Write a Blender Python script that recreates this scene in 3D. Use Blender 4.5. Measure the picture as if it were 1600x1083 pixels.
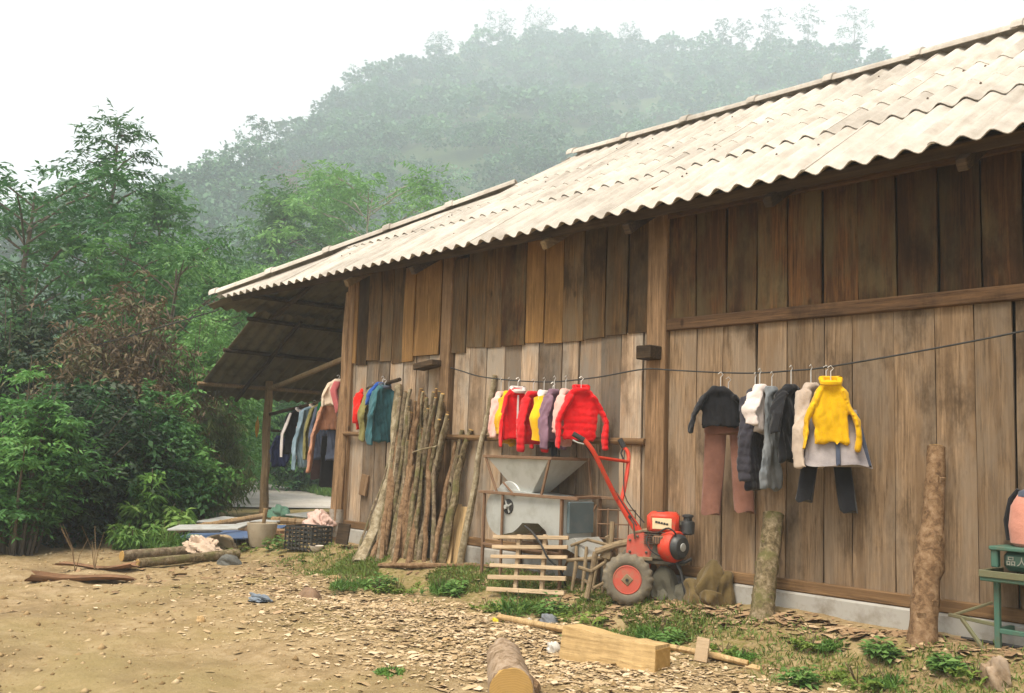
import bpy, bmesh, math, random
import numpy as np
from mathutils import Vector, Matrix, Euler

PI = math.pi
R = math.radians
for o in list(bpy.data.objects):
    bpy.data.objects.remove(o, do_unlink=True)
SC = bpy.context.scene
COL = SC.collection
random.seed(7)

# ------------------------------------------------------------------ camera
YAW, PITCH, ROLL, FPX = R(41.9), R(6.2), R(1.9), 1540.0
CAM = np.array([0.0, -6.492, 1.12])
_f = np.array([-math.cos(YAW) * math.cos(PITCH), math.sin(YAW) * math.cos(PITCH), math.sin(PITCH)])
_r = np.cross(_f, [0, 0, 1.0]); _r /= np.linalg.norm(_r); _u = np.cross(_r, _f)
_r2 = _r * math.cos(ROLL) + _u * math.sin(ROLL)
_u2 = -_r * math.sin(ROLL) + _u * math.cos(ROLL)
cd = bpy.data.cameras.new('camera'); cam = bpy.data.objects.new('camera', cd); COL.objects.link(cam)
cam.matrix_world = Matrix(((_r2[0], _u2[0], -_f[0], CAM[0]), (_r2[1], _u2[1], -_f[1], CAM[1]),
                           (_r2[2], _u2[2], -_f[2], CAM[2]), (0, 0, 0, 1)))
cd.sensor_width = 36; cd.lens = FPX / 1600 * 36; cd.clip_start = 0.05; cd.clip_end = 5000
SC.camera = cam

# ------------------------------------------------------------------ overcast sky, soft sun, exposure
SUN_EL, SUN_AZ = R(60), R(-78)       # sun direction: azimuth measured from +X towards +Y
w = bpy.data.worlds.new('World'); SC.world = w; w.use_nodes = True
nt = w.node_tree; nt.nodes.clear()
wo = nt.nodes.new('ShaderNodeOutputWorld'); bg = nt.nodes.new('ShaderNodeBackground')
sky = nt.nodes.new('ShaderNodeTexSky'); sky.sky_type = 'NISHITA'; sky.sun_disc = False
sky.sun_elevation = SUN_EL; sky.sun_rotation = PI / 2 - SUN_AZ
sky.dust_density = 6.0; sky.air_density = 1.0; sky.altitude = 600
hs = nt.nodes.new('ShaderNodeHueSaturation'); hs.inputs['Saturation'].default_value = 0.22
mx = nt.nodes.new('ShaderNodeMix'); mx.data_type = 'RGBA'; mx.inputs[0].default_value = 0.72
mx.inputs[7].default_value = (4.95, 4.55, 4.45, 1)           # even cloud cover
nt.links.new(sky.outputs[0], hs.inputs['Color']); nt.links.new(hs.outputs[0], mx.inputs[6])
nt.links.new(mx.outputs[2], bg.inputs[0]); bg.inputs[1].default_value = 0.05
nt.links.new(bg.outputs[0], wo.inputs[0])
sl = bpy.data.lights.new('sun', 'SUN'); so = bpy.data.objects.new('sun', sl); COL.objects.link(so)
sl.energy = 1.5; sl.angle = R(30); sl.color = (1.0, 0.90, 0.74)
_sd = Vector((math.cos(SUN_AZ) * math.cos(SUN_EL), math.sin(SUN_AZ) * math.cos(SUN_EL), math.sin(SUN_EL)))
so.rotation_euler = _sd.to_track_quat('Z', 'Y').to_euler(); so.location = (0, -20, 30)
vs = SC.view_settings; vs.view_transform = 'Standard'; vs.look = 'None'; vs.gamma = 1.0; vs.use_curve_mapping = False
SC.display_settings.display_device = 'sRGB'
vs.exposure = 2.38
SC.render.engine = 'CYCLES'
SC.cycles.max_bounces = 6; SC.cycles.diffuse_bounces = 4; SC.cycles.glossy_bounces = 2
SC.cycles.transmission_bounces = 4; SC.cycles.volume_bounces = 3; SC.cycles.use_denoising = True
SC.cycles.sample_clamp_indirect = 5.0

# ------------------------------------------------------------------ helpers
def ray(x, y):
    d = _f + _r2 * (x - 800) / FPX - _u2 * (y - 541.5) / FPX
    return d
def at(x, y, dist):
    """a point seen in direction (x, y) at a horizontal distance in metres"""
    d = ray(x, y); return CAM + d * dist / math.hypot(d[0], d[1])
def onY(x, y, Y):
    d = ray(x, y); return CAM + d * (Y - CAM[1]) / d[1]
def onZ(x, y, Z):
    d = ray(x, y); return CAM + d * (Z - CAM[2]) / d[2]

class VNoise:
    def __init__(s, seed):
        s.g = np.random.RandomState(seed).rand(256, 256)
    def one(s, x, y):
        xi = np.floor(x).astype(int); yi = np.floor(y).astype(int)
        fx = x - xi; fy = y - yi; fx = fx * fx * (3 - 2 * fx); fy = fy * fy * (3 - 2 * fy)
        g = s.g; a = g[xi % 256, yi % 256]; b = g[(xi + 1) % 256, yi % 256]
        c_ = g[xi % 256, (yi + 1) % 256]; d = g[(xi + 1) % 256, (yi + 1) % 256]
        return (a * (1 - fx) + b * fx) * (1 - fy) + (c_ * (1 - fx) + d * fx) * fy - 0.5
    def fbm(s, x, y, o=4):
        v = 0; a = 1.0
        for i in range(o):
            v = v + a * s.one(x, y); x = x * 2.03 + 17.1; y = y * 2.03 + 9.3; a *= 0.5
        return v
VN = VNoise(3)

def smooth(a, b, x):
    t = np.clip((x - a) / (b - a), 0, 1); return t * t * (3 - 2 * t)

class MB:
    """collects vertices and faces of ONE mesh object"""
    def __init__(s): s.v = []; s.f = []; s.sm = True
    def add(s, vs, fs):
        n = len(s.v); s.v += [tuple(map(float, p)) for p in vs]; s.f += [tuple(i + n for i in f) for f in fs]; return s
    def box(s, c, size, rot=None, taper=1.0, bev=0.0):
        hx, hy, hz = [q / 2 for q in size]
        M = Euler(rot).to_matrix() if rot is not None else None
        if bev > 0:
            b = min(bev, hx * .9, hy * .9, hz * .9); P = []
            for sx in (-1, 1):
                for sy in (-1, 1):
                    for sz in (-1, 1):
                        P += [(sx * hx, sy * (hy - b), sz * (hz - b)), (sx * (hx - b), sy * hy, sz * (hz - b)), (sx * (hx - b), sy * (hy - b), sz * hz)]
            def ix(a, b_, c_, k): return ((a * 2 + b_) * 2 + c_) * 3 + k
            F = []
            for a in (0, 1):
                q = [ix(a, 0, 0, 0), ix(a, 1, 0, 0), ix(a, 1, 1, 0), ix(a, 0, 1, 0)]; F.append(q if a else q[::-1])
                q = [ix(0, a, 0, 1), ix(1, a, 0, 1), ix(1, a, 1, 1), ix(0, a, 1, 1)]; F.append(q[::-1] if a else q)
                q = [ix(0, 0, a, 2), ix(1, 0, a, 2), ix(1, 1, a, 2), ix(0, 1, a, 2)]; F.append(q if a else q[::-1])
            for a in (0, 1):
                for b_ in (0, 1):
                    F.append((ix(a, b_, 0, 0), ix(a, b_, 1, 0), ix(a, b_, 1, 1), ix(a, b_, 0, 1)))
                    F.append((ix(a, 0, b_, 0), ix(a, 1, b_, 0), ix(a, 1, b_, 2), ix(a, 0, b_, 2)))
                    F.append((ix(0, a, b_, 1), ix(1, a, b_, 1), ix(1, a, b_, 2), ix(0, a, b_, 2)))
                    for d in (0, 1):
                        F.append((ix(a, b_, d, 0), ix(a, b_, d, 1), ix(a, b_, d, 2)))
        else:
            P = [(-hx, -hy, -hz), (hx, -hy, -hz), (hx, hy, -hz), (-hx, hy, -hz),
                 (-hx * taper, -hy * taper, hz), (hx * taper, -hy * taper, hz), (hx * taper, hy * taper, hz), (-hx * taper, hy * taper, hz)]
            F = [(3, 2, 1, 0), (4, 5, 6, 7), (0, 1, 5, 4), (1, 2, 6, 5), (2, 3, 7, 6), (3, 0, 4, 7)]
        out = []
        for p in P:
            q = M @ Vector(p) if M else Vector(p)
            out.append((q[0] + c[0], q[1] + c[1], q[2] + c[2]))
        return s.add(out, F)
    def tube(s, pts, rad, seg=8, caps=True, flat=1.0, noise=0.0, rng=None):
        pts = [Vector(p) for p in pts]; n = len(pts)
        if not hasattr(rad, '__len__'): rad = [rad] * n
        rings = []; up = None
        for i in range(n):
            t = (pts[min(i + 1, n - 1)] - pts[max(i - 1, 0)]).normalized()
            if up is None:
                up = Vector((0, 0, 1)) if abs(t.z) < 0.9 else Vector((1, 0, 0))
            a = t.cross(up); a.normalize(); b = a.cross(t).normalized(); up = b
            ring = []
            for k in range(seg):
                th = 2 * PI * k / seg
                rr = rad[i] * (1 + (rng.uniform(-noise, noise) if rng else 0))
                ring.append(pts[i] + a * math.cos(th) * rr + b * math.sin(th) * rr * flat)
            rings.append(ring)
        V = [p for r_ in rings for p in r_]; F = []
        for i in range(n - 1):
            for k in range(seg):
                k2 = (k + 1) % seg
                F.append((i * seg + k, i * seg + k2, (i + 1) * seg + k2, (i + 1) * seg + k))
        if caps:
            F.append(tuple(range(seg - 1, -1, -1))); F.append(tuple((n - 1) * seg + k for k in range(seg)))
        return s.add(V, F)
    def lathe(s, prof, seg=24, axis='z', c=(0, 0, 0)):
        V = []; F = []
        for (r_, h) in prof:
            for k in range(seg):
                th = 2 * PI * k / seg; x, y = r_ * math.cos(th), r_ * math.sin(th)
                V.append({'z': (x, y, h), 'y': (x, h, y), 'x': (h, x, y)}[axis])
        V = [(v[0] + c[0], v[1] + c[1], v[2] + c[2]) for v in V]
        for i in range(len(prof) - 1):
            for k in range(seg):
                k2 = (k + 1) % seg; F.append((i * seg + k, i * seg + k2, (i + 1) * seg + k2, (i + 1) * seg + k))
        F.append(tuple(range(seg - 1, -1, -1))); F.append(tuple((len(prof) - 1) * seg + k for k in range(seg)))
        return s.add(V, F)
    def grid(s, nu, nv, fn, closed_u=False):
        V = [fn(i / (nu - (0 if closed_u else 1)), j / (nv - 1)) for j in range(nv) for i in range(nu)]
        F = []
        for j in range(nv - 1):
            for i in range(nu if closed_u else nu - 1):
                i2 = (i + 1) % nu
                F.append((j * nu + i, j * nu + i2, (j + 1) * nu + i2, (j + 1) * nu + i))
        return s.add(V, F)
    def prism(s, poly, y0, y1):
        """extrude an (x, z) polygon along y"""
        n = len(poly); V = [(p[0], y0, p[1]) for p in poly] + [(p[0], y1, p[1]) for p in poly]
        F = [tuple(range(n)), tuple(range(2 * n - 1, n - 1, -1))] + [(i, i + n, (i + 1) % n + n, (i + 1) % n) for i in range(n)]
        return s.add(V, F)
    def mesh(s, name, m=None, smooth_=True, fix=True):
        me = bpy.data.meshes.new(name); me.from_pydata(s.v, [], s.f)
        if fix:
            b = bmesh.new(); b.from_mesh(me); bmesh.ops.recalc_face_normals(b, faces=b.faces); b.to_mesh(me); b.free()
        if m: me.materials.append(m)
        if smooth_:
            me.polygons.foreach_set('use_smooth', [True] * len(me.polygons)); me.set_sharp_from_angle(angle=R(38))
        me.update(); return me
    def build(s, name, m, parent=None, loc=None, rot=None, smooth_=True):
        return link(name, s.mesh(name, m, smooth_), parent, loc, rot)

def link(name, me, parent=None, loc=None, rot=None):
    o = bpy.data.objects.new(name, me); COL.objects.link(o)
    if parent is not None: o.parent = parent
    if loc is not None: o.location = loc
    if rot is not None: o.rotation_euler = rot
    return o
def tag(o, label, cat, group=None):
    o['label'] = label; o['category'] = cat
    if group: o['group'] = group
    return o
def thing(name, label, cat, loc=(0, 0, 0), rotz=0, group=None):
    o = bpy.data.objects.new(name, None); COL.objects.link(o); o.empty_display_size = 0.1
    o.location = loc; o.rotation_euler = (0, 0, rotz); return tag(o, label, cat, group)
def struct(o, kind='structure'):
    o['kind'] = kind; return o
def part(name, parent):
    o = bpy.data.objects.new(name, None); COL.objects.link(o); o.empty_display_size = 0.1; o.parent = parent; return o

def np_mesh(name, V, F, m, attr=None, smooth_=False):
    """bulk mesh from numpy arrays; F is (n, 4) or (n, 3)"""
    me = bpy.data.meshes.new(name); V = np.asarray(V, np.float32); F = np.asarray(F, np.int32)
    me.vertices.add(len(V)); me.vertices.foreach_set('co', V.ravel())
    k = F.shape[1]; me.loops.add(F.size); me.loops.foreach_set('vertex_index', F.ravel())
    me.polygons.add(len(F)); me.polygons.foreach_set('loop_start', np.arange(0, F.size, k, dtype=np.int32))
    me.polygons.foreach_set('loop_total', np.full(len(F), k, np.int32))
    if smooth_: me.polygons.foreach_set('use_smooth', np.ones(len(F), bool))
    if attr is not None:
        a = me.attributes.new('var', 'FLOAT', 'POINT'); a.data.foreach_set('value', np.asarray(attr, np.float32))
    me.materials.append(m); me.update(calc_edges=True); me.validate(); return me

# ------------------------------------------------------------------ materials
def rgb(r, g, b):
    return tuple(((c / 255) / 12.92 if c / 255 <= 0.04045 else ((c / 255 + 0.055) / 1.055) ** 2.4) for c in (r, g, b)) + (1,)
class NT:
    def __init__(s, name):
        s.m = bpy.data.materials.new(name); s.m.use_nodes = True; s.t = s.m.node_tree
        s.b = s.t.nodes['Principled BSDF']; s.out = s.t.nodes['Material Output']
    def n(s, t): return s.t.nodes.new('ShaderNode' + t)
    def l(s, a, b): s.t.links.new(a, b)
    def coord(s, scale=(1, 1, 1), rand=True, kind='Object'):
        tc = s.n('TexCoord'); src = tc.outputs[kind]
        if rand:
            oi = s.n('ObjectInfo'); mu = s.n('Math'); mu.operation = 'MULTIPLY'; mu.inputs[1].default_value = 53.7
            s.l(oi.outputs['Random'], mu.inputs[0])
            ad = s.n('VectorMath'); ad.operation = 'ADD'; s.l(src, ad.inputs[0]); s.l(mu.outputs[0], ad.inputs[1]); src = ad.outputs[0]
        mp = s.n('Mapping'); mp.inputs['Scale'].default_value = scale; s.l(src, mp.inputs[0]); return mp.outputs[0]
    def noise(s, co, scale, detail=4, rough=0.55, dist=0.0):
        q = s.n('TexNoise'); q.inputs['Scale'].default_value = scale; q.inputs['Detail'].default_value = detail
        q.inputs['Roughness'].default_value = rough; q.inputs['Distortion'].default_value = dist
        s.l(co, q.inputs['Vector']); return q.outputs['Fac']
    def ramp(s, fac, stops):
        q = s.n('ValToRGB'); e = q.color_ramp.elements
        while len(e) < len(stops): e.new(0.5)
        for el, (p, c) in zip(e, stops): el.position = p; el.color = c if len(c) == 4 else tuple(c) + (1,)
        s.l(fac, q.inputs[0]); return q.outputs[0]
    def mix(s, fac, a, b, mode='MIX'):
        q = s.n('Mix'); q.data_type = 'RGBA'; q.blend_type = mode
        for sock, v in ((q.inputs[0], fac), (q.inputs[6], a), (q.inputs[7], b)):
            if hasattr(v, 'is_linked') or hasattr(v, 'links'): s.l(v, sock)
            else: sock.default_value = v
        return q.outputs[2]
    def mr(s, fac, a, b, c=0.0, d=1.0):
        q = s.n('MapRange'); s.l(fac, q.inputs[0]); q.inputs[1].default_value = c; q.inputs[2].default_value = d
        q.inputs[3].default_value = a; q.inputs[4].default_value = b; return q.outputs[0]
    def hsv(s, col, val=None, sat=None, hue=None):
        q = s.n('HueSaturation'); s.l(col, q.inputs['Color'])
        for nme, v in (('Value', val), ('Saturation', sat), ('Hue', hue)):
            if v is None: continue
            if hasattr(v, 'links'): s.l(v, q.inputs[nme])
            else: q.inputs[nme].default_value = v
        return q.outputs[0]
    def bump(s, h, strength=0.3, dist=0.01):
        q = s.n('Bump'); q.inputs['Strength'].default_value = strength; q.inputs['Distance'].default_value = dist
        s.l(h, q.inputs['Height']); s.l(q.outputs[0], s.b.inputs['Normal'])
    def fin(s, col, rough=0.85, metal=0.0, spec=0.3):
        if hasattr(col, 'links'): s.l(col, s.b.inputs['Base Color'])
        else: s.b.inputs['Base Color'].default_value = col
        if hasattr(rough, 'links'): s.l(rough, s.b.inputs['Roughness'])
        else: s.b.inputs['Roughness'].default_value = rough
        s.b.inputs['Metallic'].default_value = metal; s.b.inputs['Specular IOR Level'].default_value = spec
        return s.m
    def orand(s): return s.n('ObjectInfo').outputs['Random']

def wood(name, light, dark, grey=None, greyamt=0.5, axis='z', vmin=0.7, vmax=1.2, stain=0.5, fine=1.0):
    t = NT(name)
    g = {'z': (1, 1, .05), 'x': (.05, 1, 1), 'y': (1, .05, 1)}[axis]
    co = t.coord(g); n1 = t.noise(co, 60 * fine, 7, .75, .3); n2 = t.noise(co, 9 * fine, 4, .6, .6)
    c = t.ramp(n1, [(.36, tuple(x * .62 for x in dark[:3]) + (1,)), (.52, tuple((a + b) / 2 for a, b in zip(dark[:3], light[:3])) + (1,)), (.64, tuple(x * 1.08 for x in light[:3]) + (1,))])
    c = t.mix(t.mr(n2, 0, .8, .46, .60), c, dark)
    g2 = {'z': (1, 1, .28), 'x': (.28, 1, 1), 'y': (1, .28, 1)}[axis]
    co2 = t.coord(g2); n3 = t.noise(co2, 5.5, 5, .65)
    if grey: c = t.mix(t.mr(n3, 0, greyamt, .42, .62), c, grey)
    n4 = t.noise(t.coord((1, 1, .45)), 2.3, 6, .7)
    c = t.mix(t.mr(n4, 0, stain, .51, .66), c, tuple(x * .32 for x in dark[:3]) + (1,))
    vo = t.n('TexVoronoi'); vo.inputs['Scale'].default_value = 3.4; t.l(t.coord((1, 1, .55)), vo.inputs['Vector'])
    kn = t.mr(vo.outputs['Distance'], .75, 0, .035, .085); c = t.mix(kn, c, tuple(x * .3 for x in dark[:3]) + (1,))
    c = t.hsv(c, val=t.mr(t.orand(), vmin, vmax))
    t.bump(n1, .5, .005)
    return t.fin(c, .88, spec=.18)

def fabric(name, col, col2=None, rough=0.9, scale=260, var=.12):
    t = NT(name); co = t.coord()
    n = t.noise(co, scale, 2); n2 = t.noise(co, 7, 4)
    c2 = col2 or tuple(x * .7 for x in col[:3]) + (1,)
    c = t.ramp(n2, [(.3, c2), (.7, col)])
    c = t.mix(t.mr(n, 0, var), c, (0.02, 0.02, 0.02, 1))
    t.bump(t.noise(co, 22, 4, .6), .5, .012)
    t.b.inputs['Sheen Weight'].default_value = .15
    return t.fin(c, rough, spec=.15)

def plain(name, col, rough=.6, metal=0.0, dirt=None, dscale=18, damt=.6, spec=.4, bump=0.15, lo=.48, hi=.68):
    t = NT(name); co = t.coord(); n = t.noise(co, dscale, 6, .65)
    d = dirt or tuple(x * .5 for x in col[:3]) + (1,)
    c = t.mix(t.mr(n, 0, damt, lo, hi), col, d)
    t.bump(t.noise(co, dscale * 4, 4), bump, .003)
    return t.fin(c, t.mr(n, rough * .85, min(1, rough * 1.25), .4, .7), metal, spec)

def leafmat(name, stops, trans=0.35, rough=.55):
    t = NT(name); at_ = t.n('Attribute'); at_.attribute_name = 'var'
    c = t.ramp(at_.outputs['Fac'], stops)
    oi = t.mr(t.orand(), .85, 1.15); c = t.hsv(c, val=oi)
    t.fin(c, rough, spec=.35)
    tr = t.n('BsdfTranslucent'); t.l(c, tr.inputs[0]); ms = t.n('MixShader'); ms.inputs[0].default_value = trans
    t.l(t.b.outputs[0], ms.inputs[1]); t.l(tr.outputs[0], ms.inputs[2]); t.l(ms.outputs[0], t.out.inputs['Surface'])
    return t.m
# ================================================================== SETTING: ground, road, mountain, forest
def gz(x, y):
    x = np.asarray(x, float); y = np.asarray(y, float)
    edge = VN.fbm(x * .9, y * .0 + 3.3, 3) * .22
    toe = -1.08 + edge + .25 * smooth(-8.6, -10.5, x)*-1
    top = -.42 + edge * .7
    z = -.15 + .19 * smooth(toe, top, y)
    z = z - .022 * np.clip(toe - y, 0, 6)
    z = z + .02 * smooth(-4.6, -2.6, x) * smooth(-1.2, -.4, y)
    z = z - np.clip((-12.6 - x) * .04, 0, .34)
    far = smooth(24, 60, np.hypot(x, y)); z = z * (1 - far) + far * -.6
    return z
def gzf(x, y): return float(gz(x, y))
def gdet(x, y):
    near = smooth(26, 12, np.hypot(x + 6, y + 2))
    return gz(x, y) + near * (VN.fbm(x * 1.7, y * 1.7, 4) * .07 + VN.fbm(x * 9, y * 9, 3) * .016)

def axis_coords(a, b, step, lo, hi):
    c = list(np.arange(a, b + 1e-6, step)); s = step; v = c[-1]
    while v < hi: s *= 1.22; v += s; c.append(v)
    s = step; v = c[0]; pre = []
    while v > lo: s *= 1.22; v -= s; pre.append(v)
    return np.array(pre[::-1] + c)
gx = axis_coords(-12.5, 1.0, .065, -700, 700); gy = axis_coords(-6.2, .5, .065, -500, 700)
GX, GY = np.meshgrid(gx, gy, indexing='ij')
GV = np.stack([GX, GY, gdet(GX, GY)], -1).reshape(-1, 3)
ni, nj = GX.shape
I, J = np.meshgrid(np.arange(ni - 1), np.arange(nj - 1), indexing='ij')
GF = np.stack([I * nj + J, (I + 1) * nj + J, (I + 1) * nj + J + 1, I * nj + J + 1], -1).reshape(-1, 4)

def ground_mat():
    t = NT('yard_soil'); co = t.coord(rand=False)
    n1 = t.noise(co, 1.1, 6, .6); n2 = t.noise(co, 6.5, 6, .7); n3 = t.noise(co, 45, 4, .6)
    c = t.ramp(n2, [(.28, (.175, .122, .060, 1)), (.5, (.29, .21, .113, 1)), (.72, (.41, .318, .195, 1))])
    c = t.mix(t.mr(n1, 0, .6, .45, .66), c, (.27, .20, .09, 1))
    c = t.mix(t.mr(n3, 0, .5, .5, .8), c, (.12, .085, .045, 1))
    # green film of moss: along the bank in front of the wall, and beyond the yard
    sx = t.n('SeparateXYZ'); t.l(co, sx.inputs[0])
    def band(sock, a, b, c_, d):
        u = t.mr(sock, 0, 1, a, b); v = t.mr(sock, 1, 0, c_, d)
        m = t.n('Math'); m.operation = 'MULTIPLY'; t.l(u, m.inputs[0]); t.l(v, m.inputs[1]); return m.outputs[0]
    bm = band(sx.outputs[1], -1.5, -.95, -.75, -.3)
    wild = t.mr(sx.outputs[0], 1, 0, -14.5, -12.0)
    mxm = t.n('Math'); mxm.operation = 'MAXIMUM'; t.l(bm, mxm.inputs[0]); t.l(wild, mxm.inputs[1])
    n4 = t.noise(co, 4.0, 6, .7); mm = t.n('Math'); mm.operation = 'MULTIPLY'
    t.l(mxm.outputs[0], mm.inputs[0]); t.l(t.mr(n4, 0, 1, .36, .56), mm.inputs[1])
    thin = t.noise(co, .55, 4, .6)
    c = t.mix(t.mr(thin, 0, .5, .5, .68), c, (.21, .172, .075, 1))
    mm2 = t.n('Math'); mm2.operation = 'MULTIPLY'; t.l(mm.outputs[0], mm2.inputs[0]); t.l(t.mr(t.noise(co, 28, 5, .7), .1, 1, .4, .62), mm2.inputs[1])
    c = t.mix(mm2.outputs[0], c, (.12, .118, .028, 1))
    damp = t.noise(co, .9, 5, .6); c = t.mix(t.mr(damp, 0, .55, .54, .68), c, (.15, .105, .055, 1))
    hb_ = t.mix(.5, n3, t.noise(co, 16, 6, .7)); t.bump(hb_, .8, .02)
    return t.fin(c, .95, spec=.12)
M_ground = ground_mat()
struct(link('ground', np_mesh('ground', GV, GF, M_ground, smooth_=True)))

# road: a bend of old pale concrete passing behind the house
rc = [(-62, 21.5), (-50, 16.0), (-40, 11.6), (-31, 8.2), (-25, 6.2), (-21.2, 6.4), (-18.6, 8.8), (-17.2, 13), (-16.5, 20), (-16, 34)]
def spline(pts, n):
    P = np.array(pts, float); k = len(P); out = []
    for i in range(n):
        u = i / (n - 1) * (k - 1); j = min(int(u), k - 2); f = u - j
        p0, p1, p2, p3 = P[max(j - 1, 0)], P[j], P[j + 1], P[min(j + 2, k - 1)]
        out.append(.5 * ((2 * p1) + (-p0 + p2) * f + (2 * p0 - 5 * p1 + 4 * p2 - p3) * f * f + (-p0 + 3 * p1 - 3 * p2 + p3) * f ** 3))
    return np.array(out)
rp = spline(rc, 60); mb = MB()
def road_pt(u, v):
    i = min(int(round(v * 59)), 59); tdir = rp[min(i + 1, 59)] - rp[max(i - 1, 0)]; tdir = tdir / np.linalg.norm(tdir)
    nrm = np.array([-tdir[1], tdir[0]]); p = rp[i] + nrm * (u - .5) * 5.4
    return (p[0], p[1], gzf(p[0], p[1]) + .035 - .02 * abs(u - .5))
mb.grid(7, 60, road_pt)
t = NT('old_concrete'); co = t.coord(rand=False); n = t.noise(co, 1.3, 6, .65); n2 = t.noise(co, 14, 5, .6)
c = t.ramp(n, [(.3, (.40, .365, .32, 1)), (.7, (.54, .50, .45, 1))]); c = t.mix(t.mr(n2, 0, .5, .5, .75), c, (.16, .14, .11, 1))
t.bump(n2, .3, .01); M_road = t.fin(c, .9, spec=.2)
ro = struct(mb.build('road', M_road))

# ---- mountain
sky_line = [(-300, 330), (0, 318), (180, 300), (250, 278), (300, 250), (345, 232), (405, 196), (440, 206), (470, 176), (520, 136), (575, 103), (640, 77), (720, 58), (800, 42), (900, 42), (1000, 58), (1100, 56), (1200, 54), (1300, 58), (1380, 80), (1430, 112), (1500, 175), (1600, 235), (1800, 330), (2100, 480)]
ridge_d = [(-300, 150), (0, 150), (250, 168), (345, 187), (420, 210), (440, 256), (520, 300), (640, 356), (800, 406), (1000, 418), (1300, 375), (1400, 356), (1600, 375), (2100, 412)]
SX = np.array([p[0] for p in sky_line]); SY = np.array([p[1] for p in sky_line])
DX = np.array([p[0] for p in ridge_d]); DD = np.array([p[1] for p in ridge_d])
def mountain(px, t, treetop=6.5):
    px = np.asarray(px, float); t = np.asarray(t, float)
    y = np.interp(px, SX, SY); D = np.interp(px, DX, DD)
    d = _f[None] + _r2[None] * ((px - 800) / FPX)[:, None] - _u2[None] * ((y - 541.5) / FPX)[:, None]
    hl = np.hypot(d[:, 0], d[:, 1]); zr = CAM[2] + d[:, 2] / hl * D - treetop
    dh = _f[None] + _r2[None] * ((px - 800) / FPX)[:, None] - _u2[None] * ((640 - 541.5) / FPX)
    h2 = np.hypot(dh[:, 0], dh[:, 1]); ux, uy = d[:, 0] / hl, d[:, 1] / hl
    d0 = 72.0; tt = np.clip(t, 0, 1); dist = d0 + (D - d0) * t
    z = -1.0 + (zr + 1.0) * (0.35 * tt + .65 * tt ** 1.45) - np.clip(t - 1, 0, 9) * 120
    x_, y_ = CAM[0] + ux * dist, CAM[1] + uy * dist
    gully = VN.fbm(x_ * .028 + 5, y_ * .028, 4) * 13 * np.sin(np.clip(tt, 0, 1) * PI) ** .7
    return np.stack([x_, y_, z + gully], -1)
PXs = np.linspace(-290, 2080, 130); Ts = np.concatenate([np.linspace(0, 1, 46), [1.08, 1.25, 1.5]])
PP, TT = np.meshgrid(PXs, Ts, indexing='ij'); MV = mountain(PP.ravel(), TT.ravel())
ni, nj = PP.shape; I, J = np.meshgrid(np.arange(ni - 1), np.arange(nj - 1), indexing='ij')
MF = np.stack([I * nj + J, (I + 1) * nj + J, (I + 1) * nj + J + 1, I * nj + J + 1], -1).reshape(-1, 4)
t = NT('forest_floor'); co = t.coord(rand=False); n = t.noise(co, .12, 6, .65)
c = t.ramp(n, [(.35, (.03, .05, .02, 1)), (.6, (.055, .085, .03, 1)), (.75, (.10, .10, .045, 1))]); M_floor = t.fin(c, .95, spec=.1)
struct(link('mountain', np_mesh('mountain', MV, MF, M_floor, smooth_=True)))

# ---- leaves
def leaf_quads(P, D, L, Wd, rng, droop=0.0, N=None):
    """one bent rhombus per leaf: base P, direction D (unit), length L, width Wd"""
    n = len(P); D = D / (np.linalg.norm(D, axis=1, keepdims=True) + 1e-9)
    if N is None: N = rng.normal(size=(n, 3)) * .55 + np.array([0, 0, 1.0])
    S = np.cross(D, N); S /= (np.linalg.norm(S, axis=1, keepdims=True) + 1e-9)
    L = np.broadcast_to(np.asarray(L, float), (n,))[:, None]; Wd = np.broadcast_to(np.asarray(Wd, float), (n,))[:, None]
    mid = P + D * L * .45; tip = P + D * L; tip[:, 2] -= (droop * L[:, 0])
    V = np.stack([P, mid + S * Wd * .5, tip, mid - S * Wd * .5], 1).reshape(-1, 3)
    return V, np.arange(n * 4, dtype=np.int32).reshape(-1, 4)
def sprays(C, rad, ntw, nl, leafL, leafW, rng, flat=.45, droop=.25, up=.15, along=None, tone=None):
    """twigs radiating from clump centres C (n,3), leaves on both sides of each twig"""
    n = len(C); rad = np.broadcast_to(np.asarray(rad, float), (n,))
    k = n * ntw; base = np.repeat(C, ntw, 0) + rng.normal(size=(k, 3)) * np.repeat(rad, ntw)[:, None] * np.array([.33, .33, .33 * flat])
    dr = rng.normal(size=(k, 3)) * np.array([1, 1, flat]); dr[:, 2] += up
    dr /= np.linalg.norm(dr, axis=1, keepdims=True); ln = np.repeat(rad, ntw) * rng.uniform(.5, 1.0, k)
    tt = (np.arange(nl) + .5) / nl
    pos = base[:, None] + dr[:, None] * ln[:, None, None] * tt[None, :, None]
    pos[:, :, 2] -= droop * ln[:, None] * tt[None] ** 2
    side = np.cross(dr, np.array([0, 0, 1.0])); side /= (np.linalg.norm(side, axis=1, keepdims=True) + 1e-6)
    sg = np.where(np.arange(nl) % 2 == 0, 1, -1)
    dl = side[:, None] * sg[None, :, None] + dr[:, None] * .55 + rng.normal(size=(k, nl, 3)) * .35; dl[:, :, 2] -= droop
    pos = pos.reshape(-1, 3); dl = dl.reshape(-1, 3)
    V, F = leaf_quads(pos, dl, rng.uniform(.65, 1.2, len(pos)) * leafL, rng.uniform(.7, 1.15, len(pos)) * leafW, rng, droop * .5)
    tn = rng.uniform(0, 1, n) if tone is None else tone
    a = np.repeat(np.repeat(tn, ntw), nl) * .55 + rng.uniform(0, .45, len(pos)); return V, F, np.repeat(a, 4)
def cat(parts):
    V = []; F = []; A = []; k = 0
    for v, f, a in parts:
        V.append(v); F.append(f + k); A.append(a); k += len(v)
    return np.concatenate(V), np.concatenate(F), np.concatenate(A)

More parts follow.
